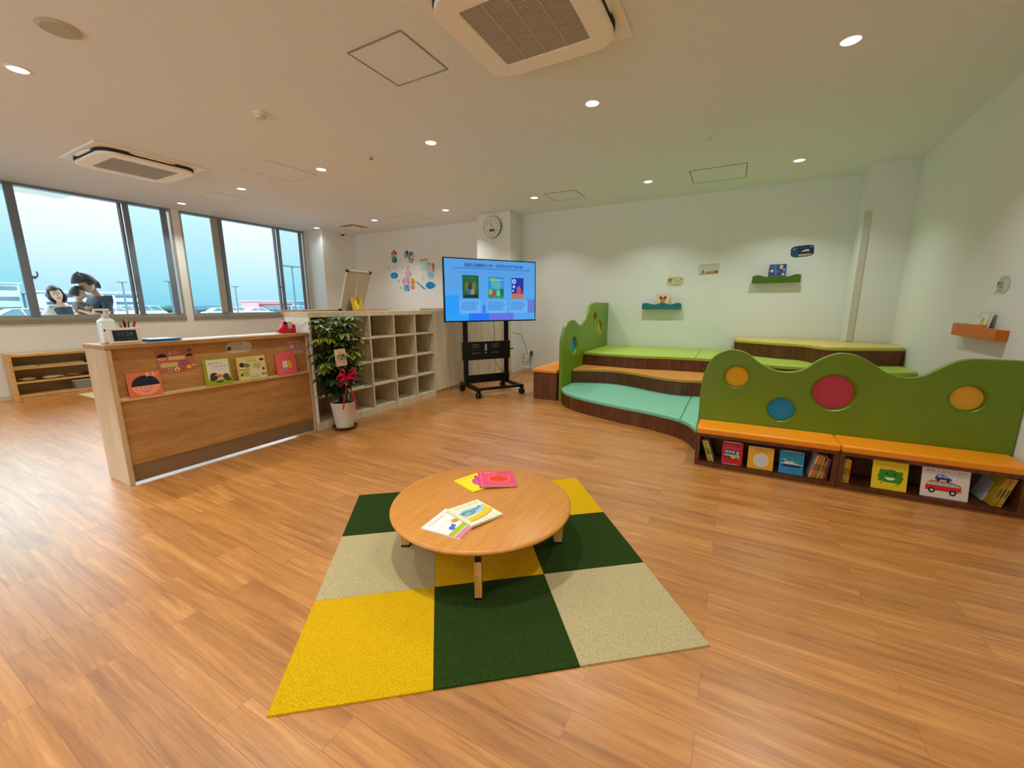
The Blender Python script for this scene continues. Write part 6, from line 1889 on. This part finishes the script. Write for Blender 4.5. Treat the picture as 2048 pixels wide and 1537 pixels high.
# ---- parked cars
TYRE, GLS = mat('tyre', (40, 42, 46), 0.8), mat('car_glass', (70, 96, 110), 0.15)
PROF = {
    'sedan': ([(-2.2, 0.35), (-2.25, 0.62), (-2.1, 0.88), (-1.3, 0.95), (1.0, 0.95), (1.9, 0.82), (2.2, 0.66), (2.22, 0.35)], [(-1.55, 0.94), (-0.85, 1.40), (0.35, 1.42), (1.15, 0.94)]),
    'hatch': ([(-1.85, 0.35), (-1.9, 0.7), (-1.8, 0.95), (0.9, 0.97), (1.6, 0.84), (1.85, 0.65), (1.85, 0.35)], [(-1.78, 0.95), (-1.45, 1.48), (0.1, 1.52), (1.05, 0.96)]),
    'van': ([(-2.1, 0.35), (-2.15, 0.75), (-2.1, 1.02), (1.5, 1.02), (2.0, 0.9), (2.15, 0.7), (2.15, 0.35)], [(-2.08, 1.01), (-1.95, 1.72), (0.75, 1.78), (1.6, 1.01)]),
    'kei': ([(-1.6, 0.35), (-1.65, 0.7), (-1.6, 1.0), (1.15, 1.0), (1.55, 0.88), (1.65, 0.65), (1.65, 0.35)], [(-1.58, 0.99), (-1.5, 1.68), (0.55, 1.72), (1.2, 0.99)]),
}


def car(kind, x, y, ang, col, label):
    t = thing('car', label, 'car', (x, y, GZ), ang, 'cars in the car park')
    body, cab = PROF[kind]
    paint = mat('car_paint', col, 0.25, 0.1, 0, 0.4)
    w = 0.84
    n = len(body)
    mb = MB()
    vs = [(a, -w, z) for a, z in body] + [(a, w, z) for a, z in body]
    mb.add(vs, [tuple(range(n))[::-1], tuple(range(n, 2 * n))] + [(i, (i + 1) % n, n + (i + 1) % n, n + i) for i in range(n)], paint)
    # cabin: four pillars, roof
    rw = 0.66
    (a0, z0), (a1, z1), (a2, z2), (a3, z3) = cab
    roof = [(a1, -rw, z1), (a2, -rw, z2), (a2, rw, z2), (a1, rw, z1)]
    belt = [(a0, -w + 0.03, z0), (a3, -w + 0.03, z3), (a3, w - 0.03, z3), (a0, w - 0.03, z0)]
    mb.add([(p[0], p[1], p[2] + 0.05) for p in roof] + roof, [(0, 1, 2, 3), (0, 4, 5, 1), (1, 5, 6, 2), (2, 6, 7, 3), (3, 7, 4, 0)], paint)
    for a, b in zip(belt, roof):
        mb.tube([a, b], 0.05, paint, 6)
    for s in (-1, 1):
        m0, m1 = Vector(((a0 + a3) / 2, s * (w - 0.03), z0)), Vector(((a1 + a2) / 2 - 0.1, s * rw, z1))
        mb.tube([m0, m1], 0.045, paint, 6)
    mb.build('body', t, bevel=0.05, smooth=40)
    MB().add([(p[0] * 0.99, p[1] * 0.98, p[2]) for p in belt + roof], [(0, 1, 5, 4), (1, 2, 6, 5), (2, 3, 7, 6), (3, 0, 4, 7), (4, 5, 6, 7)], GLS).build('windows', t)
    for sx in (-1, 1):
        for sy in (-1, 1):
            wx = sx * (body[-1][0] - 0.62 if sx > 0 else -body[0][0] - 0.62)
            wh = MB().cyl((wx, sy * (w - 0.12), 0.31), (wx, sy * (w + 0.02), 0.31), 0.31, TYRE, n=20)
            wh.cyl((wx, sy * (w + 0.0), 0.31), (wx, sy * (w + 0.03), 0.31), 0.19, mat('wheel_rim', (176, 180, 184), 0.35, 0.6), n=16)
            wh.build('wheel', t, smooth=40)
    lp = MB()
    for sy in (-1, 1):
        lp.ball((body[-2][0] - 0.05, sy * 0.6, 0.68), (0.08, 0.16, 0.07), mat('headlamp', (216, 224, 230), 0.2), 10, 6)
    lp.build('headlamps', t, smooth=60)


R_ = ((0, 0.1838), (100, 0.2368), (200, 0.300), (300, 0.3697), (450, 0.5036), (600, 0.6833), (640, 0.74))


def spot(u, dist):
    """parking place along a line of sight number u at a given distance"""
    for (a, ra), (b, rb_) in zip(R_[:-1], R_[1:]):
        if a <= u <= b:
            r = ra + (rb_ - ra) * (u - a) / (b - a)
            y = dist / (0.863 * r + 0.469)
            return r * y, y


for kind, u, dist, col, lb_ in (
        ('sedan', 48, 30, (226, 232, 236), 'white sedan parked at the far left behind the smiling person'),
        ('hatch', 100, 46, (150, 176, 200), 'pale blue car between the white sedan and the smiling person'),
        ('sedan', 228, 56, (222, 228, 232), 'white car just right of the person in the teal tee'),
        ('van', 266, 66, (206, 214, 218), 'white van left of the narrow right pane of the left window'),
        ('kei', 302, 62, (216, 222, 228), 'white boxy small car in the narrow right pane of the left window'),
        ('van', 408, 84, (56, 84, 100), 'dark van in the left pane of the right window'),
        ('sedan', 440, 56, (228, 232, 234), 'white sedan in front of the dark van'),
        ('hatch', 474, 60, (222, 228, 232), 'white car left in the bright pane of the right window'),
        ('sedan', 508, 58, (206, 214, 220), 'silver car in the middle of the bright pane of the right window'),
        ('van', 545, 80, (60, 88, 108), 'dark van at the right of the bright pane of the right window'),
        ('kei', 594, 66, (224, 230, 234), 'white car in the right pane of the right window'),
        ('van', 606, 92, (100, 130, 152), 'blue grey van behind the white car, rightmost outside')):
    x_, y_ = spot(u, dist)
    car(kind, x_, y_, 0.0, col, lb_)

# ---- lamp posts, buildings, trees along the horizon
POLE = mat('pole_grey', (96, 116, 122), 0.5, 0.3)
for x, y, h, arm, lb_ in ((20.05, 60.0, 4.2, 0.4, 'thin lamp post seen through the left window, right of the people'), (31.8, 60.0, 4.2, 0.45, 'thin lamp post in the bright pane of the right window'),
                          (23.5, 35.0, 5.0, 1.1, 'tall T-shaped lamp post in the right pane of the right window'), (25.2, 62.0, 4.6, 0.5, 'lamp post half hidden behind the frame at the right of the left window')):
    t = thing('street_lamp', lb_, 'lamp post', (x, y, GZ), 0, 'lamp posts in the car park')
    MB().cyl((0, 0, 0), (0, 0, h), 0.11 if y > 40 else 0.09, POLE, 0.08 if y > 40 else 0.06).build('pole', t, smooth=40)
    for s in (-1, 1):
        MB().box(min(0, s * arm), -0.12, h - 0.02, max(0, s * arm), 0.12, h + 0.10, POLE).build('lamp_head', t)


def building(x, y, w, d, h, col, win, label, floors=3):
    t = thing('distant_building', label, 'building', (x, y, GZ), 0, 'buildings on the horizon')
    MB().box(0, 0, 0, w, d, h, mat('building_wall', col, 0.8)).build('wall', t)
    MB().box(-0.3, -0.3, h, w + 0.3, d + 0.3, h + 0.4, mat('building_roof', (170, 180, 186), 0.8)).build('roof', t)
    for k in range(floors):
        z = h * (k + 0.45) / floors
        MB().box(w * 0.05, -0.15, z, w * 0.95, -0.01, z + h / floors * 0.34, mat('building_window', win, 0.4)).build('window_band', t)


building(20.0, 130.0, 7.0, 12, 6.2, (206, 208, 204), (110, 120, 124), 'white block of flats at the left edge of the horizon')
building(27.5, 120.0, 11.0, 12, 4.4, (170, 200, 222), (40, 76, 110), 'long blue banded building behind the smiling person')
building(39.5, 125.0, 5.0, 10, 4.6, (176, 206, 226), (60, 96, 130), 'short blue building between the two people')
building(86.0, 150.0, 14.0, 10, 3.4, (196, 150, 160), (120, 60, 70), 'low building with reddish roofline in the right window', 1)
building(106.0, 156.0, 12.0, 10, 3.6, (90, 130, 150), (60, 90, 110), 'low dark blue building at the right of the horizon', 1)
TREE = mat('far_trees', (50, 84, 76), 0.9)
r_ = random.Random(5)
for k, (x, y, L) in enumerate(((46, 140, 16), (64, 150, 14), (118, 150, 16))):
    t_ = MB()
    for q in range(16):
        u = q / 15
        t_.ball((u * L, r_.uniform(-1, 1), 0.9), (1.3, 1.2, r_.uniform(0.8, 1.2)), TREE, 10, 6)
    tag(t_.build('hedge', loc=(x, y, GZ), smooth=60), ('far green hedge line right of the people', 'far green hedge line across the left pane of the right window', 'far green hedge line at the right end of the horizon')[k], 'hedge', 'hedges on the horizon')
# ---------------------------------------------------------------- camera, sky and colour management
cam = bpy.data.cameras.new('camera')
cam.sensor_fit = 'HORIZONTAL'
cam.sensor_width = 36.0
cam.lens = 14.2841
cam.clip_start = 0.05
cam.clip_end = 500
co = bpy.data.objects.new('camera', cam)
C.objects.link(co)
RT = (0.47756332, -0.87859384, -0.00247754)
UP = (0.16647046, 0.08771619, 0.98213719)
FW = (0.86268236, 0.46944514, -0.18814996)
CM = Matrix.Identity(4)
for k in range(3):
    CM[k][0], CM[k][1], CM[k][2] = RT[k], UP[k], -FW[k]
CM[2][3] = 1.2318
co.matrix_world = CM
SC.camera = co

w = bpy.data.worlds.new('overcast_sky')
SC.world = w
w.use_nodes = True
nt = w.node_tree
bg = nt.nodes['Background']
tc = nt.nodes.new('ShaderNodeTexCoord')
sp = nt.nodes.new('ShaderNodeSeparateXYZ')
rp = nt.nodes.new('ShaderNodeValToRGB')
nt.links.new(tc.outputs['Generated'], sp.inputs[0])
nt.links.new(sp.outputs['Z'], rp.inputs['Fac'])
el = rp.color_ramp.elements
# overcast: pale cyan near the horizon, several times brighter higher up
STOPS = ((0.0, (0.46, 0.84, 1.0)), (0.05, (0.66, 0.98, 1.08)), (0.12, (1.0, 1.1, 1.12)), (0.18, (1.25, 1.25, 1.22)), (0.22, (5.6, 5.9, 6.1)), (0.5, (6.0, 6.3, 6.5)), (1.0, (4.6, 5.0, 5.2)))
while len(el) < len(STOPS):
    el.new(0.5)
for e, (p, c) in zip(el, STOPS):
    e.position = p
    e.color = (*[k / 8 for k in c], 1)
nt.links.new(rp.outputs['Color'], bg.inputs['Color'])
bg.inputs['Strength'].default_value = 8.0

SC.view_settings.view_transform = 'Standard'
SC.view_settings.look = 'None'
SC.view_settings.gamma = 1.0
SC.view_settings.exposure = 0.0
SC.view_settings.use_curve_mapping = False
SC.cycles.use_denoising = True
SC.cycles.max_bounces = 10
SC.cycles.diffuse_bounces = 6
SC.cycles.transparent_max_bounces = 16
SC.cycles.caustics_reflective = False
SC.cycles.caustics_refractive = False
SC.cycles.sample_clamp_indirect = 8.0
